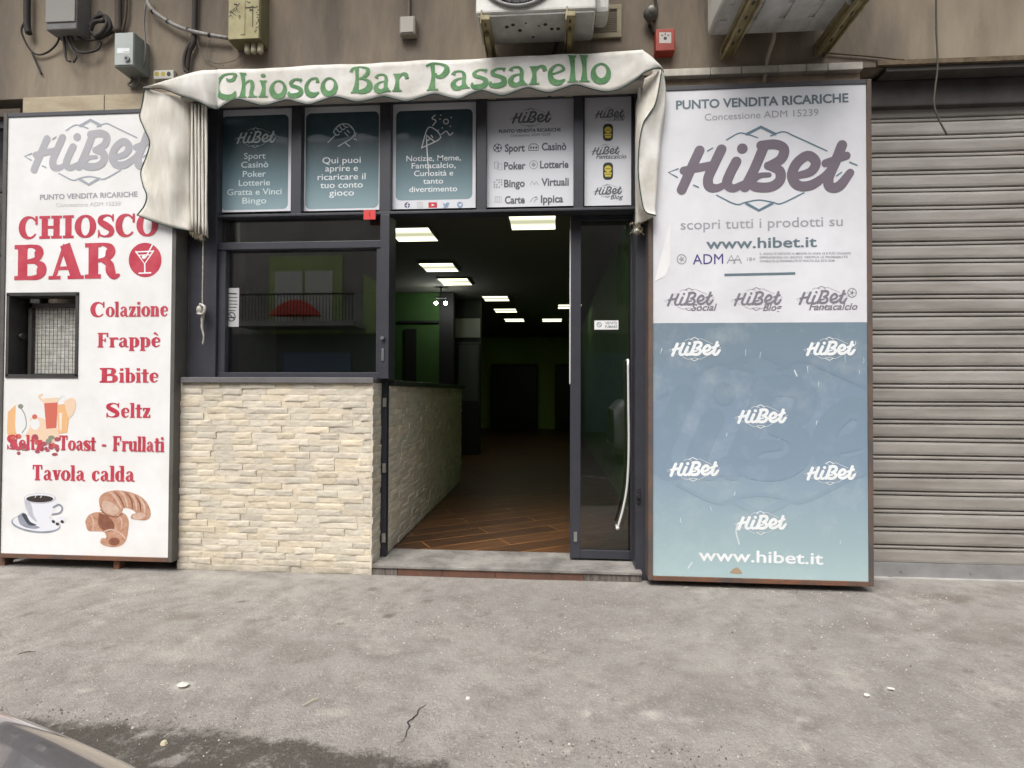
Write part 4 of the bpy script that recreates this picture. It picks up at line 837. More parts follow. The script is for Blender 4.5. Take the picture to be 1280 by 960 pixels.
b = MB(); m0 = .06; b.fbox(FL, hx0 + .07, hx1 - .01, hz0 + .02, hz1 - .06, D - .01, D + .002); b.build('hatch_back', mat('papered_back', (.82, .80, .74), rough=.8, col2=(.48, .47, .42), scale=20), ls)
b = MB(); ww, hh = hx1 - hx0 - .02, hz1 - hz0 - .08
for i in range(15): u = hx0 + .075 + (ww - .07) * i / 14; b.fbox(FL, u - .0011, u + .0011, hz0 + .02, hz1 - .06, D + .010, D + .013)
for i in range(19): v = hz0 + .02 + hh * i / 18; b.fbox(FL, hx0 + .07, hx1 - .01, v - .0011, v + .0011, D + .0135, D + .0165)
b.fbox(FL, hx0 + .05, hx0 + .075, hz0 + .01, hz1 - .04, D, D + .03); b.fbox(FL, hx0 + .05, hx1 - .005, hz1 - .075, hz1 - .045, D, D + .03); b.cyl(FL.pt(hx0 + .02, (hz0 + hz1) / 2, D + .05), FL.pt(hx0 + .04, (hz0 + hz1) / 2, D + .05), .02, n=12)
b.build('hatch_grille', mat('grille_wire', (.07, .065, .06), rough=.6, metal=.4), ls)
k = MB(); logo(k, FL, (30.5, 191.5), (197, 188.5), 0, 1, d=.003, obold=1.05); k.build('logo', [mat('light_grey_print', (.40, .40, .425), rough=.45, var=.08), mat('light_outline', (.33, .36, .39), rough=.45)], ls)
k = MB(); txt(k, FL, 'PUNTO VENDITA RICARICHE', (50, 249.8), (172, 245.8), 6.2, d=.003, bold=.025); k.build('small_print', GREYP, ls)
k = MB(); txt(k, FL, 'Concessione ADM 15239', (70, 259), (151, 256.8), 5, d=.003); k.build('fine_print', mat('very_pale_ink', (.52, .52, .53)), ls)
k = MB()
gtxt(k, FL, fat, 'CHIOSCO', (23.4, 299.3), (198, 295.3), 28.5); gtxt(k, FL, fat, 'BAR', (18, 350.4), (150.5, 347.6), 44)
for s, a, c, y, y2, h in (('Colazione', 113, 210, 396.6, 395.4, 19), ('Frappè', 122, 200.5, 434.5, 434, 18.5), ('Bibite', 124.7, 198, 478.4, 478.2, 18.5), ('Seltz', 132.5, 188, 522, 522.4, 18.5), ('Tavola calda', 40.8, 168.5, 600.4, 602.2, 19.5)): gtxt(k, FL, fat, s, (a, y), (c, y2), h)
gtxt(k, FL, fat, 'Seltz - Toast - Frullati', (8.7, 561.8), (205.5, 564.8), 18.5, d=.0065)
k.build('lettering', RED, ls)
k = MB(); pxell(k, FL, 181.5, 325, 20.5, 21.5, 0, .003, 40); 
for P, w in (([(170, 314.5), (181, 330), (192, 313.5)], 1.7), ([(170, 315), (192, 314)], 1.5), ([(181, 330), (181.3, 341)], 1.7), ([(174, 341.6), (188.5, 341)], 1.7), ([(182, 322), (190.5, 306.5)], 1.6), ([(174.5, 319), (187, 318.6)], 1.2)): pxline(k, FL, P, w, 1, .0036, sm=1)
pxell(k, FL, 180, 321.5, 2.6, 2.2, 1, .0037); k.build('cocktail_emblem', [RED, WINK], ls)
# coffee cup print
cm = [mat('cup_pale', (.70, .71, .76), rough=.5), mat('cup_grey', (.30, .32, .38), rough=.5, var=.3, scale=20), mat('cup_dark', (.05, .055, .075), rough=.5), mat('coffee', (.035, .025, .022), rough=.5), mat('cup_mid', (.50, .51, .57), rough=.5, var=.2, scale=18), mat('bean', (.05, .03, .025))]
k = MB(); pxell(k, FL, 45, 655, 31, 11, 1, .003, 30, 6); pxell(k, FL, 45.5, 654, 29.5, 9.6, 0, .0033, 30, 6); pxpoly(k, FL, [(22, 645), (30, 641), (36, 653), (50, 659), (40, 661), (26, 656)], 1, .0036, 4); pxpoly(k, FL, [(27, 643), (32, 642), (38, 652), (46, 656), (36, 656)], 2, .0037, 4)
pxpoly(k, FL, [(30, 623), (33, 637), (40, 649), (50, 654), (59, 650), (66, 641), (69.5, 623)], 0, .004, 4); pxpoly(k, FL, [(30.5, 625), (33, 637), (40, 648), (47, 652.5), (42, 643), (39, 630)], 4, .0042, 4)
pxline(k, FL, [(67, 634), (74, 631), (78, 635), (75, 641), (66, 643)], 2.4, 1, .0044); pxell(k, FL, 50, 623, 20, 6.6, 4, .0046, 30); pxell(k, FL, 50, 622.6, 18.8, 5.7, 0, .0048, 30); pxell(k, FL, 50, 623.6, 17, 4.4, 3, .005, 30)
pxline(k, FL, [(44, 622), (47, 616), (45, 612)], .8, 0, .0055); pxline(k, FL, [(51, 622), (54, 615), (52, 611)], .8, 0, .0055)
for x, y in ((67, 652), (72, 655), (78, 652)): pxell(k, FL, x, y, 2.4, 1.9, 5, .0046, 10, 30)
pxell(k, FL, 76, 649.5, 6.5, 4, 0, .0043, 16)
k.build('coffee_picture', cm, ls)
cr_ = [mat('crust', (.40, .185, .115), rough=.6, col2=(.52, .32, .22), scale=30, detail=8), mat('crust_dark', (.25, .095, .055), rough=.6, var=.3, scale=30), mat('crust_pale', (.62, .47, .38), rough=.6, col2=(.5, .33, .25), scale=24)]
k = MB()
pxpoly(k, FL, [(106.5, 652), (110, 645), (117, 641), (126, 640), (136, 641), (148, 640), (157, 643), (161, 652), (160, 664), (158, 674), (153, 681), (144, 684), (134, 683), (126, 679), (127, 673), (133, 672), (130, 665), (118, 664), (110, 663)], 0, .003, 4)
pxpoly(k, FL, [(124, 641), (136, 646), (143, 655), (141, 663), (131, 664), (123, 655)], 1, .0034, 4); pxline(k, FL, [(131, 664), (140, 662), (150, 666), (157, 673)], 1.6, 2, .0038); pxline(k, FL, [(114, 644), (117, 652), (116, 662)], 1.8, 2, .0038); pxline(k, FL, [(146, 642), (152, 650), (152, 660)], 1.6, 2, .0038); pxell(k, FL, 143, 677, 7, 5, 1, .0036, 14)
pxpoly(k, FL, [(125, 634), (124, 624), (129, 617), (139, 613.5), (150, 613), (162, 615), (173, 619), (182, 626), (187.5, 636), (188, 645), (183, 650), (174, 650), (164, 648), (165, 643), (170, 641), (163, 636), (155, 635), (151, 642), (142, 644), (132, 642)], 0, .0042, 4)
pxpoly(k, FL, [(127, 631), (131, 626), (141, 629), (149, 637), (144, 643), (132, 641)], 2, .0046, 4); pxell(k, FL, 174, 645, 8.4, 4.2, 2, .0046, 16, -8)
for P in ([(137, 614.5), (144, 621), (152, 635)], [(150, 613.6), (157, 622), (160, 635)], [(163, 616), (169, 625), (171, 637)], [(174, 621), (180, 631), (181, 641)]): pxline(k, FL, P, [1.2, 2.6, 1.4], 2, .0049); 
for P in ([(143, 614.5), (150, 622), (155.6, 634)], [(157, 615), (164, 624), (166, 636)], [(169, 619), (175, 629), (176, 639)]): pxline(k, FL, P, [.8, 2.0, 1.2], 1, .0051)
pxline(k, FL, [(126, 637), (134, 644), (146, 646), (153, 642)], 1.4, 1, .0052); k.build('croissant_picture', cr_, ls)
fm = [mat('drink_red', (.56, .13, .09)), mat('drink_orange', (.72, .42, .20)), mat('drink_peach', (.74, .55, .40)), mat('berry', (.30, .05, .07), col2=(.45, .10, .13), scale=60), mat('leaf_grey', (.22, .24, .18)), mat('drink_cream', (.74, .66, .58)), mat('glass_white', (.72, .72, .72))]
k = MB()
pxpoly(k, FL, [(10, 515), (22, 505), (28, 512), (24, 540), (10, 545)], 1, .0028, 4); pxpoly(k, FL, [(20, 506), (34, 504), (38, 530), (30, 545), (20, 540)], 6, .0031, 4); pxline(k, FL, [(24, 507), (31, 518), (33, 532), (28, 541)], 1.2, 4, .0034); pxell(k, FL, 26, 508, 3.4, 3, 4, .0034)
pxpoly(k, FL, [(30, 532), (40, 522), (56, 524), (72, 536), (70, 552), (36, 552)], 2, .003, 4); pxell(k, FL, 43.5, 521, 3.2, 3.2, 0, .0036); pxell(k, FL, 44, 530, 6, 7, 6, .0032)
pxpoly(k, FL, [(55, 501), (72.5, 500), (70.5, 535), (58, 536)], 0, .0036); pxpoly(k, FL, [(54.5, 498), (73, 497), (72.6, 503), (55, 504)], 2, .0039); pxline(k, FL, [(56, 503), (49, 496), (53, 493)], 2.4, 2, .0034)
pxpoly(k, FL, [(71, 506), (89, 504), (84, 541), (73, 542)], 1, .0034); pxpoly(k, FL, [(80, 502), (90, 497), (95, 503), (93, 515), (86, 522)], 2, .0041, 4); pxpoly(k, FL, [(74, 516), (78, 516), (77, 538), (74.6, 538)], 5, .0042); pxline(k, FL, [(74, 499), (79, 494), (82, 499)], 1., 6, .0042)
rr = random.Random(2)
for i in range(34): pxell(k, FL, rr.uniform(14, 72), 556 + rr.gauss(0, 6), rr.uniform(2, 4.4), rr.uniform(2, 3.6), rr.choice((3, 3, 3, 0, 4)), .0045 + i * .00004, 10)
k.build('fruit_drink_picture', fm, ls)
b = MB()
for x in (8, 150): p = at(x, 700, -.06); b.box(p.x - .02, p.x + .02, -.09, -.03, GZ - .01, zb0 - .02)
b.build('foot', RUST, ls)

# dark gate at the edge of the picture
gt = thing('metal_gate', (-4.3, .1, GZ), 'dark metal gate with vertical bars beside the white menu board', 'gate')
b = MB()
b.box(-5.0, -3.74, .02, .06, 3.0, 3.06, .004); b.box(-5.0, -3.74, .02, .06, GZ + .02, .08, .004)
for z in (.85, 1.6, 2.1, 2.55): b.box(-5.0, -3.74, .02, .05, z, z + .03, .003)
b.box(-3.80, -3.745, .0, .07, GZ, 3.06, .004); b.box(-5.0, -4.94, .0, .07, GZ, 3.06, .004); b.build('gate_frame', ALU2, gt)
b = MB()
for i in range(9): b.cyl((-4.85 + i * .115, .04, .05), (-4.85 + i * .115, .04, 3.02), .010, n=8)
b.build('bar', ALU2, gt)
MB().box(-5.0, -3.74, .2, .22, GZ, 3.1).build('back_sheet', mat('gate_sheet', (.10, .095, .10), rough=.7, var=.4), gt)
MB().box(-5.0, -3.70, -.01, .02, 3.065, 3.12, .004).build('gate_head', mat('rusted_head', (.12, .09, .065), rough=.8, var=.4), gt)

# ------------------------------------------------------------------ canopy folded against the wall
aw = thing('awning', (-.85, -.1, 2.2), 'cream canvas shop canopy folded up, with green painted lettering on a scalloped valance', 'awning', None)
YA = -.20
def curve_px(pts, xs):                                      # y of a smooth polyline at given x
    C = crom([(p[0], p[1], 0) for p in pts], 10); C.sort(key=lambda q: q.x); return np.interp(xs, [q.x for q in C], [q.y for q in C])
top = [(255, 88), (400, 82), (640, 71), (780, 64.5), (803, 63)]
bot = [(274, 137), (285, 129.5), (297, 124.5), (312, 128), (329, 131.8), (344, 128), (359, 124), (372, 127.5), (386, 130.2), (402, 126), (419, 121.5), (434, 125), (448, 128), (464, 124.5), (480, 120.8), (494, 124), (508, 126.5), (526, 122), (544, 117.6), (558, 121), (574, 124), (588, 118), (602, 113.5), (616, 117), (629, 119.5), (645, 114.5), (660, 110), (673, 113.5), (687, 116.2), (703, 111.5), (719, 107), (738, 111), (758, 114.5), (775, 111), (790, 102), (803, 92)]
cols = []
def band_y(x, v):                                           # canvas never hangs quite flat
    return YA + .012 * mnoise.noise(Vector((x * 2.6, v * .8, 2))) + .006 * mnoise.noise(Vector((x * 7 + v * 2, v * 1.5, 9))) + .005 * math.sin(x * 9 + v) * (1 - v)
xs = np.linspace(274, 803, 150); yt = curve_px(top, xs); yb = curve_px(bot, xs)
for x, a, c in zip(xs, yt, yb):
    pa, pc = at(x, a, YA), at(x, c, YA); X_ = pa.x; cols.append([Vector((X_ + (pc.x - pa.x) * v, band_y(X_, v), pa.z + (pc.z - pa.z) * v)) for v in np.linspace(0, 1, 9)])
# left: the band turns the corner and sweeps down to a tip
lt = [((180, 110), (181.5, 110.5), -.17), ((197, 104), (203, 111), -.185), ((215, 98.5), (224, 119), -.20), ((234, 92.5), (245, 125.5), -.225), ((250, 88.6), (258, 132), -.255), ((261, 87.8), (267, 136), -.235)]
left = []
LT = [crom([(q[k][0], q[k][1], q[2] * 1000) for q in lt] + [(274, yt[0] if k == 0 else 137, YA * 1000)], 5) for k in (0, 1)]
for a, c in zip(*LT):
    pa, pc = at(a.x, a.y, a.z / 1000), at(c.x, c.y, c.z / 1000 + .01); left.append([pa.lerp(pc, v) + Vector((0, -.012 * math.sin(v * math.pi), 0)) for v in np.linspace(0, 1, 9)])
rt = [((803, 63), (803, 92), YA), ((812, 69), (812, 88), -.215), ((820, 76.5), (820, 85.5), -.21), ((827, 84), (826, 86), -.19), ((829.5, 90), (829, 90.5), -.17)]
right = []
RT = [crom([(q[k][0], q[k][1], q[2] * 1000) for q in rt], 4) for k in (0, 1)]
for a, c in zip(*RT): pa, pc = at(a.x, a.y, a.z / 1000), at(c.x, c.y, c.z / 1000); right.append([pa.lerp(pc, v) + Vector((0, -.008 * math.sin(v * math.pi), 0)) for v in np.linspace(0, 1, 9)])
allc = left[:-1] + cols + right[1:]
b = MB(); n = len(allc); b.add([p for c in allc for p in c], [[i * 9 + j, i * 9 + j + 1, (i + 1) * 9 + j + 1, (i + 1) * 9 + j] for i in range(n - 1) for j in range(8)], 0, True)
v_ = solid(b.build('valance', FABW, aw), .003, 0)
pb = MB(); pb.tube([c[-1] + Vector((0, -.002, 0)) for c in allc], .0035, n=6, spline=False)
# roof of the folded canopy behind the valance
def roof(u, v):
    c = cols[int(u * (len(cols) - 1))][0]; q = c + Vector((0, .003, -.002)); w = Vector((c.x * .985 - .01, -.02, 3.10)); 
    return q.lerp(w, v) + Vector((0, 0, -.03 * math.sin(v * math.pi)))
b = MB(); b.grid(roof, 60, 6)
b.box(xl0 + .02, X(800), -.17, -.03, 3.055, 3.115, .025, seg=3); solid(b.build('folded_roof', mat('grey_canvas', (.42, .39, .35), rough=.85, var=.25, scale=4, bump=.1, bscale=150), aw), .002, 0)
# left side flap with its scalloped edge, and the stacked pleats
outer = [(181, 110.5), (178, 130), (174.8, 146), (180, 160), (187.2, 178), (183, 196), (176.2, 215), (179, 232), (183.5, 245), (180, 258), (171.5, 269)]
inner = [(238, 125), (238.5, 140), (239, 160), (239, 180), (239, 200), (239, 218), (239, 235), (239, 250), (239, 265), (239, 278), (239, 289)]
O = crom([(*p, 0) for p in outer], 5); I = crom([(*p, 0) for p in inner], 5); b = MB(); vs = []; nu = 14
for j, (o_, i_) in enumerate(zip(O, I)):
    for i in range(nu + 1):
        u = i / nu; t_ = j / (len(O) - 1); yy = -.17 + .06 * u - .018 * math.sin(u * math.pi) + .022 * mnoise.noise(Vector((u * 2.4, t_ * 4.5, 5))) + .008 * math.sin(u * 6 + t_ * 4) + .010 * math.sin(t_ * 2 * math.pi * 2.2 + .6) * (1 - u) ** 2
        y_px = o_.y + (i_.y - o_.y) * u + (2.5 * math.sin(u * math.pi) if j == len(O) - 1 else 0)
        vs.append(at(o_.x + (i_.x - o_.x) * u, y_px, yy))
b.add(vs, [[j * (nu + 1) + i, j * (nu + 1) + i + 1, (j + 1) * (nu + 1) + i + 1, (j + 1) * (nu + 1) + i] for j in range(len(O) - 1) for i in range(nu)], 0, True)
solid(b.build('side_flap', FABD, aw), .003, 0)
pb.tube([vs[j * (nu + 1)] + Vector((0, -.002, 0)) for j in range(len(O))] + [vs[(len(O) - 1) * (nu + 1) + i] + Vector((0, -.002, 0)) for i in range(1, nu)], .0035, n=6, spline=False)
b = MB(); prof = []
for i in range(5):
    x = 238 + i * 4.3; prof += [(x, -.105), (x + 1.0, -.14), (x + 3.0, -.142), (x + 4.0, -.105)]
vs = []; hs_ = 12
for j in range(hs_ + 1):
    for i, (x, yy) in enumerate(prof):
        v = j / hs_; y0 = 128 + .2 * (x - 238); y1 = 287 + (x - 238) * .45 + 1.6 * math.sin(i * 2.1); p0, p1 = at(x, y0, yy), at(x + .6, y1, yy); q = p0.lerp(p1, v); q.x = p0.x + (p1.x - p0.x) * v + .003 * math.sin(v * 7 + i); vs.append(q)
m_ = len(prof); b.add(vs, [[j * m_ + i, j * m_ + i + 1, (j + 1) * m_ + i + 1, (j + 1) * m_ + i] for j in range(hs_) for i in range(m_ - 1)], 0, True)
solid(b.build('pleat', FABD, aw), .002, 0)
rr = random.Random(5); b = MB()
for i in range(60):
    x = rr.uniform(238, 255); y = 286 + (x - 238) * .5; p = at(x, y, rr.uniform(-.14, -.1)); b.tube([p, p + Vector((rr.uniform(-.008, .008), rr.uniform(-.008, .008), -rr.uniform(.008, .03))), p + Vector((rr.uniform(-.02, .02), rr.uniform(-.01, .01), -rr.uniform(.015, .05)))], .0014, n=4)
p = at(797, 283, -.1)
for i in range(70):
    q = p + Vector((rr.gauss(0, .014), rr.gauss(0, .012), rr.uniform(-.035, .03))); b.tube([q, q + Vector((rr.uniform(-.012, .012), rr.uniform(-.012, .012), -rr.uniform(.0, .02))), q + Vector((rr.uniform(-.02, .02), rr.uniform(-.012, .012), -rr.uniform(.005, .035)))], .0018, n=4)
b.build('frayed_edge', mat('frayed_cloth', (.34, .29, .20), rough=.95, var=.4), aw)
b = MB(); b.sphere(at(795.5, 289, -.1), .018); b.box(X(793), X(799), -.06, -.02, 2.2, 2.26, .004); b.box(X(249), X(256), -.06, -.02, 2.2, 2.26, .004); b.build('hinge', METALW, aw)
b = MB(); b.tube([at(800, 128, -.08), at(799, 112, -.10), at(803, 96, -.14)], .011); b.tube([at(256, 132, -.08), at(252, 122, -.12)], .011); b.build('hoop', METALW, aw)
# right side flap: two hanging folds
pl = [(827, 87), (824, 108), (819, 130), (811, 143), (804, 154), (800, 172), (798, 192), (797.5, 206), (798, 221), (801, 244), (806, 264), (820, 269.5)]
le = [(806, 98), (800, 112), (795.5, 128), (794.5, 143), (794.5, 154), (794, 172), (794, 192), (794, 206), (794, 221), (794, 244), (794, 264), (793.5, 283)]
ri = [(829, 90), (832, 108), (832.5, 122), (831, 140), (828, 157), (826, 172), (824.5, 192), (823.5, 206), (822.5, 221), (821, 244), (819.5, 262), (820.5, 270)]
A, B_, C_ = [crom([(*p, 0) for p in q], 4) for q in (le, pl, ri)]
def sheet(P, Q, ya, yb, bulge, seed, nu=6):
    vs = []
    for j, (p, q) in enumerate(zip(P, Q)):
        for i in range(nu + 1):
            u = i / nu; vs.append(at(p.x + (q.x - p.x) * u, p.y + (q.y - p.y) * u, ya + (yb - ya) * u + bulge * math.sin(u * math.pi) + .007 * mnoise.noise(Vector((u * 2, j * .17, seed)))))
    return vs, [[j * (nu + 1) + i, j * (nu + 1) + i + 1, (j + 1) * (nu + 1) + i + 1, (j + 1) * (nu + 1) + i] for j in range(len(P) - 1) for i in range(nu)]
b = MB(); v1, f1 = sheet(A, B_, -.07, -.205, -.0, 3); b.add(v1, f1, 0, True); solid(b.build('side_flap', FABD, aw), .003, 0)
b = MB(); v2, f2 = sheet(B_, C_, -.20, -.165, .004, 8); b.add(v2, f2, 0, True); solid(b.build('side_flap', FABW, aw), .003, 0)
pb.tube([v1[j * 7 + 6] + Vector((0, -.003, 0)) for j in range(len(A))], .0035, n=6, spline=False); pb.build('piping', PIPE, aw)
# painted name, lying on the canvas
FA = Frame((0, YA, 0)); k = MB(); warp = lambda x, z: YA - band_y(x, .5 if True else 0)
def on_band(x, z):
    i = int(np.clip(np.interp(x, [c[4].x for c in cols], range(len(cols))), 0, len(cols) - 1)); c = cols[i]; v = np.clip((c[0].z - z) / (c[0].z - c[-1].z), 0, 1); return YA - band_y(x, v)
for s, a, c, h in (('Chiosco', (269, 123.8), (422.5, 117.8), 31), ('Bar', (436.5, 117), (511.5, 114.2), 33), ('Passarello', (532.5, 113.6), (764, 101.2), 33.5)): gtxt(k, FA, nouveau, s, a, c, h, d=.004, warp=on_band)
k.build('painted_word', GRN, aw)
# draw cord with its knot, hanging from the folded canopy
cd_ = thing('pull_cord', at(253, 430, -.06), 'pale frayed pull cord with a knot hanging down the dark window post', 'cord')
b = MB(); cord = [at(254, 296, -.07), at(253.6, 340, -.065), at(253, 372, -.06), at(254, 390, -.06), at(252.5, 408, -.06), at(254.6, 420, -.06), at(253.4, 431, -.06)]; b.tube(cord[:4], .004, n=6); b.tube(cord[3:], [.010, .008, .006, .005, .005], n=6); b.build('cord', mat('dirty_cord', (.50, .47, .42), rough=.9, var=.4, scale=60), cd_)
b = MB(); b.sphere(at(250.5, 387, -.06), .030, sc=(.85, .7, 1.0)); b.tube([at(250, 380, -.07), at(256, 384, -.09), at(254, 392, -.09), at(247, 392, -.07)], .009, n=6); b.build('knot', MATS['dirty_cord'], cd_)
#@@PART4
# ------------------------------------------------------------------ things fixed to the upper wall
def acunit(label, x0, x1, y0, y1, z0, h, fan=True):
    """outdoor unit: box x0..x1, back y1, front y0, underside z0"""
    r = thing('air_conditioner', ((x0 + x1) / 2, y1, z0), label, 'air conditioner', 'outdoor air conditioning units on the upper wall')
    b = MB(); b.box(x0, x1, y0, y1, z0 + .012, z0 + h, .018, seg=3); b.box(x0 + .012, x1 - .012, y0 + .012, y1 - .01, z0, z0 + .02, .004, mi=1)
    b.build('body', [METALW, mat('dusty_underside', (.50, .50, .48), rough=.75, col2=(.33, .32, .30), scale=6, detail=9)], r)
    b = MB(); rr = random.Random(3)
    for i in range(9): x = x0 + (x1 - x0) * (.25 + .055 * i); y = y0 + (y1 - y0) * rr.uniform(.25, .8); b.cyl((x, y, z0 - .0015), (x, y, z0 + .002), rr.choice((.006, .009, .012)), n=10)
    b.build('drain_hole', BLACK, r)
    if fan:
        cx = x0 + (x1 - x0) * .36; cz = z0 + h * .52; R_ = .245; b = MB()
        for k_ in range(7):
            q = R_ * (1 - k_ * .135); b.tube([(cx + q * math.cos(2 * math.pi * i / 40), y0 - .012 - .01 * (1 - q / R_), cz + q * math.sin(2 * math.pi * i / 40)) for i in range(41)], .0045 if k_ else .010, n=5, spline=False)
        for i in range(28): a = 2 * math.pi * i / 28; b.tube([(cx + R_ * math.cos(a), y0 - .012, cz + R_ * math.sin(a)), (cx + .05 * math.cos(a + .35), y0 - .022, cz + .05 * math.sin(a + .35))], .0028, n=4, spline=False)
        b.build('grille', mat('grille_wire_grey', (.30, .30, .29), rough=.5), r)
        b = MB(); b.cyl((cx, y0 - .003, cz), (cx, y0 + .001, cz), R_, n=40, smooth=False); b.build('fan_well', BLACK, r)
    return r
q0, q1 = at(602, 61, -.12), at(741, 47, -.12); zu = at(668, 55, -.12).z
ac = acunit('white air conditioner above the painted name of the canopy, its round fan grille showing', q0.x, q1.x, -.40, -.12, zu, .55)
def bracket(r, x, z, y0, y1, dz=0.16, w=.028):
    b = MB(); b.box(x - w, x + w, y0 - .01, .0, z - .030, z - .002, .004); b.box(x - w, x - w + .006, y0 - .01, .0, z - .05, z - .028, .001)
    b.box(x - w * .9, x + w * .9, -.012, .0, z - dz - .12, z + .02, .003); b.box(x - w * .9, x - w * .5, y0 - .008, y0 - .002, z - .03, z + .03, .002)
    b.box(x - w * .5, x + w * .5, -.3, -.01, z - .06, z - .032, .003, M=None)
    for i in range(3): b.box(x - .005, x + .005, y0 + .02 + i * .06, y0 + .05 + i * .06, z - .0315, z - .029, 0, mi=1)
    return b.build('bracket', [OLIVE, BLACK], r)
bracket(ac, at(610, 40, -.25).x, zu, -.40, -.12); bracket(ac, at(712, 30, -.25).x, zu, -.40, -.12)
b = MB(); b.box(q1.x + .002, q1.x + .085, -.30, -.14, zu + .06, zu + .40, .03); b.build('valve_cover', METALW, ac)
b = MB(); b.tube([(q1.x - .2, -.06, zu + .1), (q1.x - .25, -.05, zu - .05), (q1.x - .27, -.04, zu - .3)], .014); b.build('drain_pipe', CABLE, ac)
q0, q1 = at(884, 44, -.10), at(1030, 38, -.10); zu2 = at(950, 43, -.10).z
XR1 = at(1036, 38, -.10).x
ac2 = acunit('dusty air conditioner seen from below above the white board and shutter', q0.x, XR1 - .0, -.62, -.10, zu2, .7, False)
b = MB(); x0_, x1_ = q0.x + .03, XR1 - .03
for i, (y, dz) in enumerate(((-.2, .006), (-.33, .004), (-.46, .007))): b.box(x0_ + .02 * i, x1_, y - .05, y + .05, zu2 - dz, zu2 + .002, .003)
for i in range(4): x = x0_ + .04 + .165 * i; b.box(x, x + .13, -.60, -.13, zu2 - .0095, zu2 - .0075, .001)
b.build('bottom_sheet', mat('flaking_sheet', (.56, .56, .56), rough=.8, col2=(.36, .35, .34), scale=5, detail=9), ac2)
for (xa, ya), (xb, yb) in (((908, 70), (946, 0)), ((1026, 66), (1090, 0))):
    p, r_ = at(xa, ya, -.015), at(xb, yb, -.58); b = MB(); zt = zu2 - .012; x_ = p.x
    b.box(x_ - .034, x_ + .034, -.63, .0, zt - .022, zt - .003, .003); b.box(x_ - .034, x_ - .026, -.012, .0, p.z - .02, zt, .002); b.box(x_ + .026, x_ + .034, -.012, .0, p.z - .02, zt, .002)
    e = Vector((x_, r_.y, zt - .05)) - Vector((x_, p.y, p.z)); L_ = e.length; ang = math.atan2(e.z, -e.y)
    M_ = Matrix.Translation(Vector((x_, p.y, p.z))) @ Matrix.Rotation(-ang, 4, 'X')
    for bx in ((-.030, .030, -L_, 0, -.004, .004), (-.030, -.022, -L_, 0, -.028, -.0045), (.022, .030, -L_, 0, -.028, -.0045)): b.box(*bx, .0015, M=M_)
    for i in range(4): y_ = -L_ * (.2 + .2 * i); b.box(-.006, .006, y_ - .03, y_, -.0052, -.0046, 0, mi=1, M=M_)
    b.build('bracket', [OLIVE, BLACK], ac2)
b = MB(); p = at(968, 38, -.10); b.tube([p + Vector((0, 0, .02)), p + Vector((.0, .02, -.05)), p + Vector((-.02, .06, -.14)), p + Vector((-.03, .09, -.28))], .012); b.build('drain_pipe', mat('pale_hose', (.40, .36, .27), rough=.7), ac2)
b = MB(); b.tube([(XR1 - .12, -.5, zu2 - .03), (XR1 + .02, -.36, zu2 - .01), (XR1 + .06, -.5, zu2 + .08), (XR1 + .05, -.62, zu2 + .2)], .016); b.build('insulated_pipe', mat('pipe_wrap', (.50, .49, .47), rough=.7, var=.4, scale=20), ac2)

vg = thing('vent_grille', at(760, 28, 0), 'cream framed louvred vent on the wall behind the white air conditioner', 'vent')
a, c = at(735, 48, -.02), at(777, 5, -.02); b = MB()
b.box(a.x, c.x, -.022, 0, a.z, a.z + .03, .003); b.box(a.x, c.x, -.022, 0, c.z - .03, c.z, .003); b.box(c.x - .03, c.x, -.022, 0, a.z + .03, c.z - .03, .003); b.box(a.x, a.x + .03, -.022, 0, a.z + .03, c.z - .03, .003); b.build('frame', mat('cream_frame', (.36, .31, .20), rough=.7, var=.2), vg)
b = MB(); n = 13
for i in range(n): z = a.z + .035 + (c.z - a.z - .07) * i / (n - 1); b.box(a.x + .02, c.x - .02, -.014, .0, z - .004, z + .004, .001)
b.build('louvre', mat('louvre', (.20, .17, .12), rough=.8), vg); MB().box(a.x + .02, c.x - .02, -.008, -.004, a.z + .02, c.z - .02).build('back', BLACK, vg)

def wallbox(name, label, cat, rect, depth, m, bev=.008, extra=None, group=None):
    a, c = at(rect[0], rect[3], -depth), at(rect[2], rect[1], -depth); r = thing(name, ((a.x + c.x) / 2, 0, a.z), label, cat, group)
    MB().box(a.x, c.x, -depth, -.0, a.z, c.z, bev, seg=3).build('case', m, r)
    if extra: extra(r, a, c, Frame((0, -depth, 0)))
    return r
def ex(r, a, c, fr):
    k = MB(); k.box(a.x + .004, c.x - .006, -.128, -.12, a.z + .05, c.z, .004); k.build('lid_rim', mat('meter_rim', (.28, .27, .25), rough=.6), r)
wallbox('meter_box', 'large dim grey meter box with loose cable ends hanging below it', 'electrical box', (57, -70, 97, 38), .12, mat('dim_grey_plastic', (.20, .195, .19), rough=.6, var=.25, scale=4), .012, ex)
def ex(r, a, c, fr):
    MB().box(a.x + .008, c.x - .004, -.146, -.139, a.z + .01, c.z - .006, .003).build('lid', mat('pale_lid', (.44, .47, .45), rough=.55, var=.15), r)
    fq = Frame((0, -.146, 0)); k = MB(); pxpoly(k, fq, [(146.5, 60), (162, 60), (162, 66.5), (146.5, 66.5)], 0, .002); pxline(k, fq, [(155, 65), (161, 65)], 1, 1, .003, sm=1); k.build('name_label', [WINK, GREYP], r)
    p = at(159.5, 74, -.146); k = MB(); k.cyl(p, p + Vector((0, -.012, 0)), .018, n=20); k.build('lock_ring', mat('ring_grey', (.25, .26, .25), rough=.5), r); k = MB(); k.cyl(p, p + Vector((0, -.014, 0)), .008, n=16); k.build('keyhole', BLACK, r)
wallbox('intercom_box', 'pale grey box with a round lock on its lid', 'electrical box', (142.5, 40, 168, 84), .14, mat('box_grey', (.25, .275, .255), rough=.6, var=.2), .006, ex)
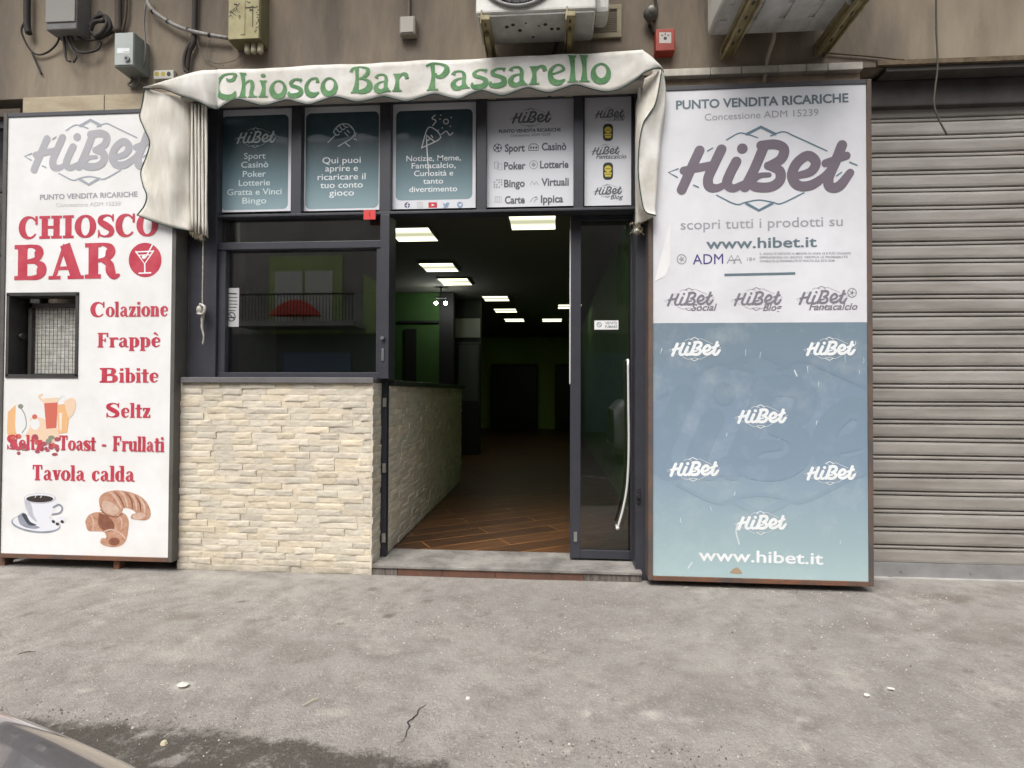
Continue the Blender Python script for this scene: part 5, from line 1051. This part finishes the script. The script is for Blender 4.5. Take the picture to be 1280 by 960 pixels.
def ex(r, a, c, fr):
    k = MB(); k.box(a.x + .006, c.x - .006, -.118, -.11, a.z + .004, c.z, .003); k.build('lid', mat('aged_lid', (.42, .38, .20), rough=.6, col2=(.33, .29, .14), scale=10), r)
    fq = Frame((0, -.118, 0)); k = MB(); rr = random.Random(12)
    for i in range(34):
        x, y = (rr.uniform(287, 301), rr.uniform(1, 21)) if i < 17 else (rr.uniform(304, 318), rr.uniform(1, 13)) if i < 24 else (rr.uniform(320, 324), 9 + 3.2 * (i - 24)); pxline(k, fq, [(x, y), (x + rr.uniform(-2.6, 2.6), y + rr.uniform(-1.6, 1.6)), (x + rr.uniform(-3, 3), y + rr.uniform(0, 3))], rr.uniform(.5, 1.2), 0, .003, sm=2)
    pxline(k, fq, [(316, 8), (316, 33)], 1.1, 0, .003, sm=1); pxline(k, fq, [(307, 10), (318, 9)], 1.6, 0, .003, sm=1)
    k.build('flaked_mark', mat('flaked_dark', (.05, .05, .035), rough=.8), r)
    k = MB(); k.box(a.x + .09, a.x + .12, -.122, -.117, a.z + .03, c.z - .1, .002); k.build('ridge', MATS['aged_lid'], r)
    for x in (309.5, 317.5, 325.5):
        p = at(x, 59, -.06); k = MB(); k.cyl(p + Vector((0, 0, -.03)), p + Vector((0, 0, .035)), .020, .017, n=14); k.sphere(p + Vector((0, 0, -.028)), .0195, 14, 8); k.build('cable_gland', mat('ivory_gland', (.45, .42, .28), rough=.55), r)
wallbox('junction_box', 'yellowed electrical box with flaking marks and three round glands', 'electrical box', (285, -26, 326, 51), .11, mat('yellow_box', (.22, .20, .10), rough=.65, var=.3), .006, ex)
def ex(r, a, c, fr):
    k = MB(); k.cyl(((a.x + c.x) / 2, -.02, c.z - .01), ((a.x + c.x) / 2, -.02, c.z + .5), .010, n=8); k.build('conduit', mat('wall_conduit', (.17, .145, .115), rough=.8), r); k = MB(); k.box(a.x + .01, c.x - .01, -.065, -.058, a.z + .01, c.z - .01, .003); k.build('lid', mat('box_lid', (.40, .38, .33), rough=.6), r)
wallbox('junction_box', 'small pale square junction box alone on bare wall above the green lettering of the canopy', 'electrical box', (499, 19, 519, 43), .06, mat('box_cream', (.33, .31, .27), rough=.6), .012, ex)
def ex(r, a, c, fr):
    k = MB(); fq = Frame((0, -.03, 0))
    for x in (196, 204): pxell(k, fq, x, 92.5, 2.8, 3, 0, .001, 14)
    pxell(k, fq, 211, 92.5, 2.6, 3, 1, .001, 14); k.build('socket', [mat('socket_yellow', (.42, .34, .03), rough=.5), BLACK], r)
wallbox('socket_strip', 'small white socket strip with yellow holes beside the tip of the canopy', 'socket', (191.5, 87, 217, 99), .03, mat('socket_white', (.58, .57, .50), rough=.5, var=.2), .005, ex)
def ex(r, a, c, fr):
    fq = Frame((0, -.075, 0)); k = MB(); pxpoly(k, fq, [(824, 40.5), (839, 40.5), (839, 54), (824, 54)], 0, .002); pxell(k, fq, 831.5, 48, 2.2, 2.2, 1, .0026, 14)
    pxpoly(k, fq, [(826.5, 43.5), (829, 43.5), (829, 45), (826.5, 45)], 1, .0026); pxpoly(k, fq, [(834, 43.5), (836.5, 43.5), (836.5, 45), (834, 45)], 1, .0026)
    pxpoly(k, fq, [(830.8, 41.5), (832.2, 41.5), (832.2, 44), (830.8, 44)], 1, .0026); k.build('push_plate', [mat('plate_grey', (.50, .46, .42), rough=.5), BLACK], r)
wallbox('fire_alarm_box', 'red fire alarm call point on the brown wall between the two air conditioners', 'fire alarm', (819.5, 35, 844, 64), .075, mat('alarm_red', (.36, .045, .022), rough=.5, var=.25), .008, ex)
sc_ = thing('security_camera', at(812, 18, -.06), 'small dim dome camera on the wall above the red fire alarm', 'camera'); p = at(813, 17, -.07); b = MB(); b.sphere(p, .045, sc=(1, .9, 1)); b.cyl(p, (p.x, 0, p.z + .03), .022); b.build('body', mat('cam_grey', (.10, .095, .09), rough=.6), sc_); b = MB(); b.sphere(p + Vector((.0, -.036, .005)), .020); b.build('lens', mat('lens_pale', (.45, .43, .40), rough=.3), sc_)
b = MB(); b.tube([(p.x + .03, -.02, p.z - .02), (p.x + .05, -.015, p.z + .06), (p.x + .03, -.012, p.z + .2)], .008); b.tube([(p.x, -.02, p.z - .04), (p.x + .03, -.02, p.z - .10)], .010, spline=False); b.build('cable', CABLE, sc_)

def cable(label, runs, r, m, name='cable', cat='cable', group='loose cables on the upper wall'):
    """each run: photo points with a distance off the wall"""
    b = MB(); P0 = None
    for q in runs:
        rr_ = q[-1] if isinstance(q[-1], float) else r; P = [at(x, y, -d) for x, y, d in (q[:-1] if isinstance(q[-1], float) else q)]; P0 = P0 or P[0]; b.tube(P, rr_, n=8)
    o = b.build(name, m, None, origin=P0); return tag(o, label, cat, group)
cond = cable('pale wrapped conduit curving down to the yellowed junction box', [[(184, -6, .05), (187, 8, .05), (200, 20, .05), (222, 33, .05), (248, 41, .05), (286, 48, .04)]], .013, CABW, 'conduit', 'conduit', None)
bm_ = MB(); 
for (x, y, tx, ty) in ((191, 14, 1, 1), (210, 27, 1, .6), (235, 37, 1, .45), (262, 44, 1, .3)): p = at(x, y, -.05); bm_.cyl(p - Vector((tx, 0, -ty)).normalized() * .006, p + Vector((tx, 0, -ty)).normalized() * .006, .015, n=10)
o = bm_.build('cable_tie', BLACK, None); o.parent = cond; o.location = -cond.location
cable('thick dark pipe and cable looping up to the meter box', [[(34, -10, .04), (34, 30, .04), (36, 42, .04), .020], [(30, 28, .05), (27, 40, .05), (36, 60, .03), (46, 68, .02), (58, 66, .02), (70, 56, .03), (76, 42, .05)], [(40, 66, .02), (46, 80, .015), (52, 93, .012)]], .006, CABLE)
cable('bundle of dark cables dropping from the meter box', [[(80, 40, .05), (81, 60, .05), (83, 74, .05), (88, 77, .06)], [(84, 40, .05), (88, 58, .06), (95, 70, .06), (92, 78, .07)], [(88, 40, .05), (94, 60, .05), (104, 66, .05), (122, 62, .04), (126, 52, .03)], [(92, 40, .05), (104, 50, .04), (126, 48, .03), (142, 40, .02)]], .007, CABLE)
o = cable('black tangle of cable ends between the meter box and pale grey box', [[(112, 34, .05), (120, 22, .06), (132, 20, .06), (138, 34, .05), (126, 44, .05), (114, 40, .05), (118, 28, .07), (130, 26, .07)], [(124, 16, .05), (134, 26, .06), (128, 40, .06), (118, 46, .05)]], .013, CABLE)
cable('dark upright pipe running down to the pale grey box', [[(148, -10, .04), (148, 20, .04), (148, 40, .04), .022], [(158, -10, .03), (157, 20, .03), (152, 42, .03)]], .009, mat('brown_pipe', (.09, .07, .055), rough=.8))
cable('thin grey lead looping past the pale grey box', [[(182, 6, .03), (180, 30, .04), (182, 60, .06), (180, 80, .06), (174, 98, .03), (178, 104, .02), (188, 110, .02)], [(162, 88, .02), (165, 100, .02), (160, 106, .02), (170, 108, .02), (176, 100, .02)]], .006, mat('grey_lead', (.17, .16, .145), rough=.7))
cable('dark vertical pipe passing behind the pale conduit', [[(244, -10, .03), (243, 30, .03), (242, 52, .03), (236, 66, .03), (233, 90, .03), .017], [(238, 52, .04), (231, 68, .05), (230, 84, .05), (236, 92, .05)]], .010, mat('dark_pipe', (.055, .045, .038), rough=.8))
cable('thin wire loops hanging below the yellowed junction box', [[(246, 46, .03), (250, 62, .03), (258, 74, .02), (275, 79, .02), (296, 74, .02), (306, 60, .03)], [(262, 50, .03), (258, 62, .03), (262, 76, .02), (280, 82, .02)]], .0025, mat('thin_wire', (.16, .135, .11), rough=.7))
cable('thin dark wire hanging down in front of the closed shutter', [[(1170, -10, .05), (1170.5, 40, .05), (1172, 80, .05), (1169, 110, .05), (1167.5, 128, .05), (1172, 146, .05), (1184, 169, .05)]], .005, mat('hanging_wire', (.075, .062, .05), rough=.7), 'wire', 'wire', None)
cable('cable pinned along the wall above the tiled ledge', [[(1030, 66, .015), (1060, 68, .015), (1095, 71, .015), (1130, 75, .015)]], .006, mat('brown_cable', (.13, .10, .07), rough=.8))

# ------------------------------------------------------------------ inside the shop
CZ = 2.86; FZ = .044
def wood():
    m, t, b = node_mat('wood_floor'); N = t.nodes.new; L = t.links.new; tc = N('ShaderNodeTexCoord'); mp = N('ShaderNodeMapping'); mp.inputs['Rotation'].default_value = (0, 0, R(-32)); L(tc.outputs['Object'], mp.inputs[0])
    br = N('ShaderNodeTexBrick'); br.inputs['Scale'].default_value = 1; br.inputs['Brick Width'].default_value = 1.1; br.inputs['Row Height'].default_value = .19; br.inputs['Mortar Size'].default_value = .005; br.inputs['Color1'].default_value = (.125, .062, .030, 1); br.inputs['Color2'].default_value = (.070, .038, .022, 1); br.inputs['Mortar'].default_value = (.34, .17, .06, 1); L(mp.outputs[0], br.inputs[0])
    m2 = N('ShaderNodeMapping'); m2.inputs['Scale'].default_value = (1.5, 14, 1); L(mp.outputs[0], m2.inputs[0]); n = N('ShaderNodeTexNoise'); n.inputs['Scale'].default_value = 3; n.inputs['Detail'].default_value = 7; L(m2.outputs[0], n.inputs[0])
    mx = N('ShaderNodeMix'); mx.data_type = 'RGBA'; mx.blend_type = 'MULTIPLY'; mx.inputs[0].default_value = .8; cr = N('ShaderNodeValToRGB'); cr.color_ramp.elements[0].position = .35; cr.color_ramp.elements[0].color = (.45, .4, .36, 1); cr.color_ramp.elements[1].position = .68; cr.color_ramp.elements[1].color = (1.25, 1.1, .9, 1); L(n.outputs[0], cr.inputs[0]); L(br.outputs[0], mx.inputs[6]); L(cr.outputs[0], mx.inputs[7]); L(mx.outputs[2], b.inputs['Base Color'])
    b.inputs['Roughness'].default_value = .38; return m
MB().box(-4.8, 4.6, .311, 13.5, -.02, FZ).build('floor', wood(), None, kind='structure')
GREENW = mat('green_wall_paint', (.055, .135, .032), rough=.8, var=.2, scale=2); DKW = mat('dark_wall_paint', (.24, .28, .20), rough=.85, var=.2)
MB().box(-4.8, 4.6, .35, 13.5, CZ, CZ + .06).build('ceiling', mat('dark_ceiling', (.20, .195, .17), rough=.9), None, kind='structure')
MB().box(-4.8, 4.6, 13.4, 13.5, FZ, CZ).build('wall_back', mat('deep_green', (.50, .72, .17), rough=.8), None, kind='structure')
MB().box(-4.9, -4.8, .35, 13.5, FZ, CZ).build('wall_left', DKW, None, kind='structure'); MB().box(.72, .80, .405, 13.39, FZ, CZ - .002).build('wall_right', mat('side_green', (.22, .50, .14), rough=.7, var=.2), None, kind='structure')
MB().box(-4.8, -2.5, .35, .40, FZ, CZ).box(.64, 4.6, .35, .40, FZ, CZ).build('wall_front', DKW, None, kind='structure')
gp = thing('partition', (-2.5, 4.6, FZ), 'green partition wall lit by a small spot lamp inside the shop', 'partition wall')
MB().box(-4.79, -1.92, 5.7, 5.8, FZ, CZ - .01).build('panel', GREENW, gp)
MB().box(-1.92, -1.68, 5.68, 5.82, FZ, CZ - .01).build('pillar', mat('black_pillar', (.012, .012, .012), rough=.6), gp)
a, c = at(505, 480, 5.65), at(520, 411, 5.65); MB().box(a.x, c.x, 5.66, 5.7, FZ, c.z, .004).build('doorway', BLACK, gp)
MB().box(a.x - .1, -1.93, 5.65, 5.7, c.z + .1, c.z + .14).build('rail', BLACK, gp)
pn = thing('notice_board', at(585, 425, 6.4), 'dim grey notice board hanging deep in the shop', 'board'); a, c = at(569, 422, 6.4), at(600, 398, 6.4); MB().box(a.x, c.x, 6.4, 6.43, a.z, c.z, .004).build('sheet', mat('grey_board', (.40, .43, .36), rough=.7, emit=.0), pn)
MB().box(a.x - .02, c.x + .02, 6.431, 6.47, FZ, CZ - .01).build('backing', mat('dark_backing_board', (.035, .04, .03), rough=.8), pn)
fg = thing('display_cabinet', (-.85, 6.1, FZ), 'tall dark display cabinet standing below the grey notice board', 'cabinet'); a, c = at(571, 476, 6.2), at(600, 428, 6.2)
b = MB(); b.box(a.x, c.x, 6.2, 6.39, FZ, c.z, .01); b.build('case', mat('cabinet_case', (.03, .032, .03), rough=.4), fg); MB().box(a.x + .03, c.x - .03, 6.19, 6.198, 1.0, c.z - .05, .002).build('glass_front', mat('cabinet_glass', (.10, .12, .10), rough=.15), fg)
for i, (x0, x1, y0, y1, lab) in enumerate(((614, 672, 455, 490, 'wide dark cabinet against the green back wall of the shop'), (694, 712, 455, 500, 'narrow dark cabinet against the green back wall of the shop'))):
    a, c = at(x0, y1, 12.9), at(x1, y0, 12.9); r_ = thing('cabinet', ((a.x + c.x) / 2, 12.9, FZ), lab, 'cabinet'); MB().box(a.x, c.x, 12.9, 13.35, FZ, c.z, .02).build('case', BLACK, r_)
    MB().box(a.x + .05, c.x - .05, 12.885, 12.898, .4, c.z - .1, .004).build('door', mat('cabinet_door', (.03, .035, .03), rough=.4), r_)
# recessed ceiling lights
LM = mat('light_diffuser', (.8, .8, .7), rough=.6, emit=1.0, ecol=(1, 1, .70)); 
def light_mat():
    t = LM.node_tree; b = t.nodes['Principled BSDF']; N = t.nodes.new; L = t.links.new; tc = N('ShaderNodeTexCoord'); sx = N('ShaderNodeSeparateXYZ'); L(tc.outputs['Object'], sx.inputs[0]); ab = N('ShaderNodeMath'); ab.operation = 'ABSOLUTE'; L(sx.outputs[1], ab.inputs[0])
    mr = N('ShaderNodeMapRange'); mr.inputs[1].default_value = .0; mr.inputs[2].default_value = .25; mr.inputs[3].default_value = .38; mr.inputs[4].default_value = 2.0; mr.inputs[1].default_value = .04; L(ab.outputs[0], mr.inputs[0]); L(mr.outputs[0], b.inputs['Emission Strength'])
light_mat()
first = None
SPOT = [(516, 293, 'large looking ceiling light beside the window mullion'), (666, 277, 'ceiling light under the grey white posters'), (549, 334, 'second ceiling light of the diagonal row inside the shop'), (569, 352, 'third ceiling light of the diagonal row, beside the spot lamp'), (620, 373, 'fourth ceiling light of the diagonal row inside the shop'), (632, 388, 'fifth ceiling light of the diagonal row inside the shop'), (643, 400, 'sixth and last ceiling light of the diagonal row'), (690, 400, 'small far ceiling light standing apart near the back wall'), (712, 383, 'ceiling light partly hidden by the bright edge of the glass door')]
for i, (px, py, lab) in enumerate(SPOT):
    p = onground(px, py, CZ - .012); hx, hy = .222, .25
    if not first:
        first = thing('ceiling_light', p, lab, 'ceiling light', 'square recessed ceiling lights inside the shop'); b = MB(); b.box(p.x - hx, p.x + hx, p.y - hy, p.y + hy, p.z - .004, p.z); b.build('diffuser', LM, first)
        b = MB(); b.box(p.x - hx - .02, p.x + hx + .02, p.y - hy - .02, p.y - hy, p.z - .008, p.z + .011); b.box(p.x - hx - .02, p.x + hx + .02, p.y + hy, p.y + hy + .02, p.z - .008, p.z + .011); b.box(p.x - hx - .02, p.x - hx, p.y - hy, p.y + hy, p.z - .008, p.z + .011); b.box(p.x + hx, p.x + hx + .02, p.y - hy, p.y + hy, p.z - .008, p.z + .011); b.build('frame', mat('light_frame', (.25, .25, .22), rough=.6), first)
    else:
        r_ = first.copy(); S.collection.objects.link(r_); r_.location = p; r_['label'] = lab
        for ch in list(first.children): q = ch.copy(); S.collection.objects.link(q); q.parent = r_
sp = thing('spot_lamp', at(550, 378, 5.2), 'small twin bulb spot lamp glowing in front of the green wall', 'lamp')
b = MB(); 
for px in (545, 557): b.sphere(at(px, 379, 5.2), .028)
b.build('bulb', mat('bulb', (1, 1, .95), emit=60, ecol=(.95, 1, .92)), sp)
p = at(551, 372, 5.2); b = MB(); b.box(p.x - .09, p.x + .09, 5.19, 5.25, p.z - .01, p.z + .02, .004); b.cyl((p.x, 5.22, p.z), (p.x, 5.22, CZ), .012, n=8); b.build('stem', BLACK, sp)

# ------------------------------------------------------------------ across the street (seen mirrored in the panes)
ob = thing('apartment_building', (0, -14.5, 0), 'green and grey apartment building with a railed balcony, mirrored in the shop window', 'building')
OB1, OB2, OB3 = mat('ochre_green_render', (.42, .52, .22), rough=.9, var=.25, scale=1.2), mat('grey_render', (.38, .355, .33), rough=.9, var=.35, scale=.6), mat('dark_shopfront', (.12, .12, .125), rough=.6)
Yb = -13.5
b = MB(); b.box(-14, -9.2, Yb - 5, Yb, 3.0, 9.5); b.box(-9.2, -4.6, Yb - 5, Yb, 3.0, 9.2); b.box(-4.6, 14, Yb - 5, Yb, 3.0, 9.8); b.build('wall', OB2, ob)
MB().box(-9.1, -6.7, Yb + .001, Yb + .06, 3.0, 5.5).build('green_bay', OB1, ob); MB().box(-14, 14, Yb - 5, Yb - .02, -.45, 3.0).build('ground_floor', OB3, ob)
b = MB(); b.add([(-6.0, Yb + .02, 3.0), (-4.7, Yb + .02, 3.0), (-4.7, Yb + .02, 4.1), (-6.0, Yb + .02, 4.9)], [[0, 1, 2, 3]]); solid(b.build('gable', OB1, ob), .05)
MB().box(-9.6, -5.9, Yb + .06, Yb + 1.2, 3.12, 3.26).build('balcony', OB2, ob)
b = MB()
for i in range(37): b.cyl((-9.55 + i * .1, Yb + 1.15, 3.26), (-9.55 + i * .1, Yb + 1.15, 4.05), .012, n=6)
b.box(-9.6, -5.9, Yb + 1.12, Yb + 1.18, 4.05, 4.10); b.build('railing', CABLE, ob)
for x in (-8.9, -7.9): MB().box(x, x + .9, Yb + .061, Yb + .09, 3.27, 5.0).build('window', mat('pale_shutter', (.62, .64, .56), rough=.7), ob)
for x in (-3.4, 2, 6, 10, -12): MB().box(x, x + 1.3, Yb + .001, Yb + .03, 3.9, 5.8).build('window', OB3, ob)
for x, w in ((-8.6, 2.2), (-5, 2.6), (1, 3), (6, 3)): MB().box(x, x + w, Yb - .019, Yb + .03, -.3, 2.4).build('shutter', mat('street_shutter', (.16, .20, .30), rough=.6), ob)
pu = thing('parasol', (-7.9, Yb + .75, 3.26), 'red parasol on the balcony across the street', 'parasol'); b = MB(); b.grid(lambda u, v: (-7.9 + .85 * v * math.cos(2 * math.pi * u), Yb + .75 + .3 * v * math.sin(2 * math.pi * u), 3.98 - .5 * v * v), 24, 6); b.build('canopy', mat('red_cloth', (.75, .10, .07), rough=.8), pu); MB().cyl((-7.9, Yb + .75, 3.26), (-7.9, Yb + .75, 3.97), .02).build('pole', SILV, pu)

# ------------------------------------------------------------------ cars
def car(label, nose, body_mat):
    """hatchback pointing towards +X; nose: the point on the ground under the front bumper's middle"""
    nx_, ny_, nz_ = nose; r = thing('parked_car', (nx_ - 1.9, ny_, nz_), label, 'car')
    ST = [(0, [(.0, .30), (.40, .30), (.50, .46), (.46, .60), (.28, .66), (0, .68)]), (.06, [(.0, .24), (.58, .24), (.66, .46), (.60, .65), (.36, .715), (0, .735)]), (.22, [(0, .2), (.70, .2), (.775, .48), (.715, .72), (.48, .785), (0, .81)]), (.55, [(0, .18), (.77, .18), (.84, .52), (.785, .79), (.58, .855), (0, .885)]), (.95, [(0, .18), (.79, .18), (.86, .56), (.81, .84), (.63, .905), (0, .935)]), (1.2, [(0, .18), (.79, .18), (.86, .58), (.82, .88), (.66, .945), (0, .975)]), (1.85, [(0, .18), (.79, .18), (.86, .58), (.81, .93), (.58, 1.37), (0, 1.42)]), (2.5, [(0, .18), (.79, .18), (.86, .58), (.81, .95), (.60, 1.42), (0, 1.47)]), (3.2, [(0, .18), (.79, .18), (.85, .58), (.80, .96), (.58, 1.38), (0, 1.42)]), (3.75, [(0, .22), (.76, .22), (.81, .58), (.75, .95), (.56, 1.08), (0, 1.10)]), (3.92, [(0, .28), (.62, .28), (.70, .52), (.64, .80), (.46, .9), (0, .92)])]
    C = [crom([(s[0], p[0], p[1]) for p in s[1]], 5) for s in ST]; n = len(C[0])
    rows_ = []; 
    for j in range(n): rows_.append(crom([c[j] for c in C], 5))
    m = len(rows_[0]); b = MB(); gw = MB(); gs = MB()
    for sgn in (1, -1):
        def vt(i, j): q = rows_[j][i]; return (nx_ - q.x, ny_ + sgn * q.y, nz_ + q.z)
        for i in range(m - 1):
            for j in range(n - 1):
                q = [vt(i, j), vt(i + 1, j), vt(i + 1, j + 1), vt(i, j + 1)]
                st = i / 5; tgt = b
                if 5.15 < st < 6 and j >= 15: tgt = gw
                elif 6.1 < st < 8.2 and 15 < j < 20: tgt = gs
                elif 8.2 < st < 9 and j >= 16: tgt = gw
                tgt.add(q if sgn > 0 else q[::-1], [[0, 1, 2, 3]], 0, True)
    def weld(mb):
        bm = bmesh.new(); vv = [bm.verts.new(v) for v in mb.v]; [bm.faces.new([vv[i] for i in f_]) for f_ in mb.f]; bmesh.ops.remove_doubles(bm, verts=bm.verts, dist=.0005); bmesh.ops.recalc_face_normals(bm, faces=bm.faces[:]); q = MB(); q.frombm(bm, 0, True); return q
    weld(b).build('body', body_mat, r); cg = mat('car_glass', (.02, .022, .025), rough=.05); weld(gw).build('windscreen', cg, r); weld(gs).build('side_window', cg, r)
    for x in (.75, 3.15):
        for s in (1, -1):
            w = MB(); w.cyl((nx_ - x, ny_ + s * .66, nz_ + .30), (nx_ - x, ny_ + s * .87, nz_ + .30), .30, n=28); wo = w.build('wheel', mat('tyre', (.02, .02, .02), rough=.8), r); w = MB(); w.cyl((nx_ - x, ny_ + s * .871, nz_ + .30), (nx_ - x, ny_ + s * .875, nz_ + .30), .20, n=20); w.build('rim', SILV, r)
    for s in (1, -1): h = MB(); h.sphere((nx_ - .17, ny_ + s * .58, nz_ + .62), .09, sc=(1.2, 1.3, .7)); h.build('headlight', mat('lamp_glass', (.5, .5, .52), rough=.1), r)
    return r
CARP = mat('grey_car_paint', (.33, .31, .32), rough=.14, coat=1., metal=.6, var=.15, scale=120, spec=.5)
car('dark grey parked car, only its bonnet corner showing above the dirty pavement', (-.10, -3.68, -.06), CARP)
car('white parked car mirrored in the glass door', (5.0, -6.6, -.06), mat('white_car_paint', (.75, .75, .75), rough=.3, coat=1.))

# ------------------------------------------------------------------ litter on the pavement
def scrap(name, label, px, py, r, m, shape='flat', cat='litter', rot=.3):
    p = onground(px, py, GZ); b = MB(); rr = random.Random(int(px * 7 + py))
    if shape == 'flat':
        n = 9; P = [(p.x + r * rr.uniform(.6, 1.15) * math.cos(2 * math.pi * i / n), p.y + .8 * r * rr.uniform(.6, 1.15) * math.sin(2 * math.pi * i / n)) for i in range(n)]
        b.add([(x, y, GZ + .009 + rr.uniform(0, .006)) for x, y in P] + [(p.x, p.y, GZ + .016)], [[i, (i + 1) % n, n] for i in range(n)])
    elif shape == 'stick': b.tube([p + Vector((-r * math.cos(rot), -r * math.sin(rot), .010)), p + Vector((0, .004, .013)), p + Vector((r * math.cos(rot), r * math.sin(rot), .010))], [r * .07, r * .09, r * .05], n=6)
    else: pebble(b, p.x, p.y, r, z=GZ + .005)
    o = b.build(name, m, None, origin=(p.x, p.y, GZ)); return tag(o, label, cat)
WH = mat('pale_scrap', (.66, .63, .57), rough=.8, var=.25, scale=60); BR = mat('dry_leaf_brown', (.10, .06, .03), rough=.8, var=.4, scale=60)
scrap('paper_scrap', 'pale torn paper scrap lying on the pavement, the largest one', 228, 859, .028, WH)
scrap('dry_twig', 'short dark twig on the pavement below the menu board', 33, 819, .03, mat('twig_dark', (.04, .03, .02), rough=.9), 'stick', 'twig', .5)
scrap('dry_twig', 'thin pale twig lying on the pavement in front of the low wall', 390, 880, .035, mat('twig_pale', (.42, .36, .26), rough=.9), 'stick', 'twig', .9)
scrap('pebble', 'small white pebble alone on the pavement in front of the doorstep', 585, 874, .010, WH, 'pebble', 'pebble')
scrap('pebble', 'pale yellowish pebble in the dark dirt near the grey car', 205, 931, .012, mat('yellow_stone', (.50, .44, .30), rough=.9), 'pebble', 'pebble')
scrap('paper_scrap', 'white scrap at the foot of the blue and white board', 858, 737, .022, WH, 'stick', 'litter', .8)
scrap('bent_wire', 'dark bent bit of wire against the base of the shutter', 1112, 724, .055, CABLE, 'stick', 'wire', -.35)
scrap('pebble', 'flat white pebble on the pavement before the blue board, the bigger of two', 1113, 864, .016, WH, 'flat', 'pebble')
scrap('pebble', 'flat white pebble on the pavement before the blue board, the smaller of two', 1084, 872, .012, WH, 'flat', 'pebble')

# ------------------------------------------------------------------ pieces that belong to a part hang under that part
SUBPARTS = {'white_panel': ('logo', 'lettering', 'small_print', 'fine_print', 'agency_letters', 'sub_logo', 'faded_patch', 'cocktail_emblem', 'coffee_picture', 'croissant_picture', 'fruit_drink_picture'),
            'blue_panel': ('white_logo', 'ghost_logo', 'scuff', 'torn_patch'), 'hatch_box': ('hatch_back', 'hatch_grille'), 'lid': ('name_label', 'lock_ring', 'keyhole', 'flaked_mark', 'ridge'),
            'body': ('drain_hole', 'fan_well', 'grille', 'bottom_sheet', 'lens', 'headlight'), 'valance': ('painted_word',), 'coloured_panel': ('lettering', 'icon', 'logo', 'scratch'), 'curtain': (), 'door_jamb': ('hinge',)}
base = lambda o: o.name.split('.')[0]
for root in [o for o in S.objects if o.parent is None and o.children]:
    kids = list(root.children); wheels = [k for k in kids if base(k) == 'wheel']
    for w, r in zip(wheels, [k for k in kids if base(k) == 'rim']): r.parent = w
    for host, names in SUBPARTS.items():
        h = [k for k in kids if base(k) == host]
        if len(h) == 1:
            for k in kids:
                if base(k) in names and k.location.length < 1e-6 and h[0].location.length < 1e-6: k.parent = h[0]
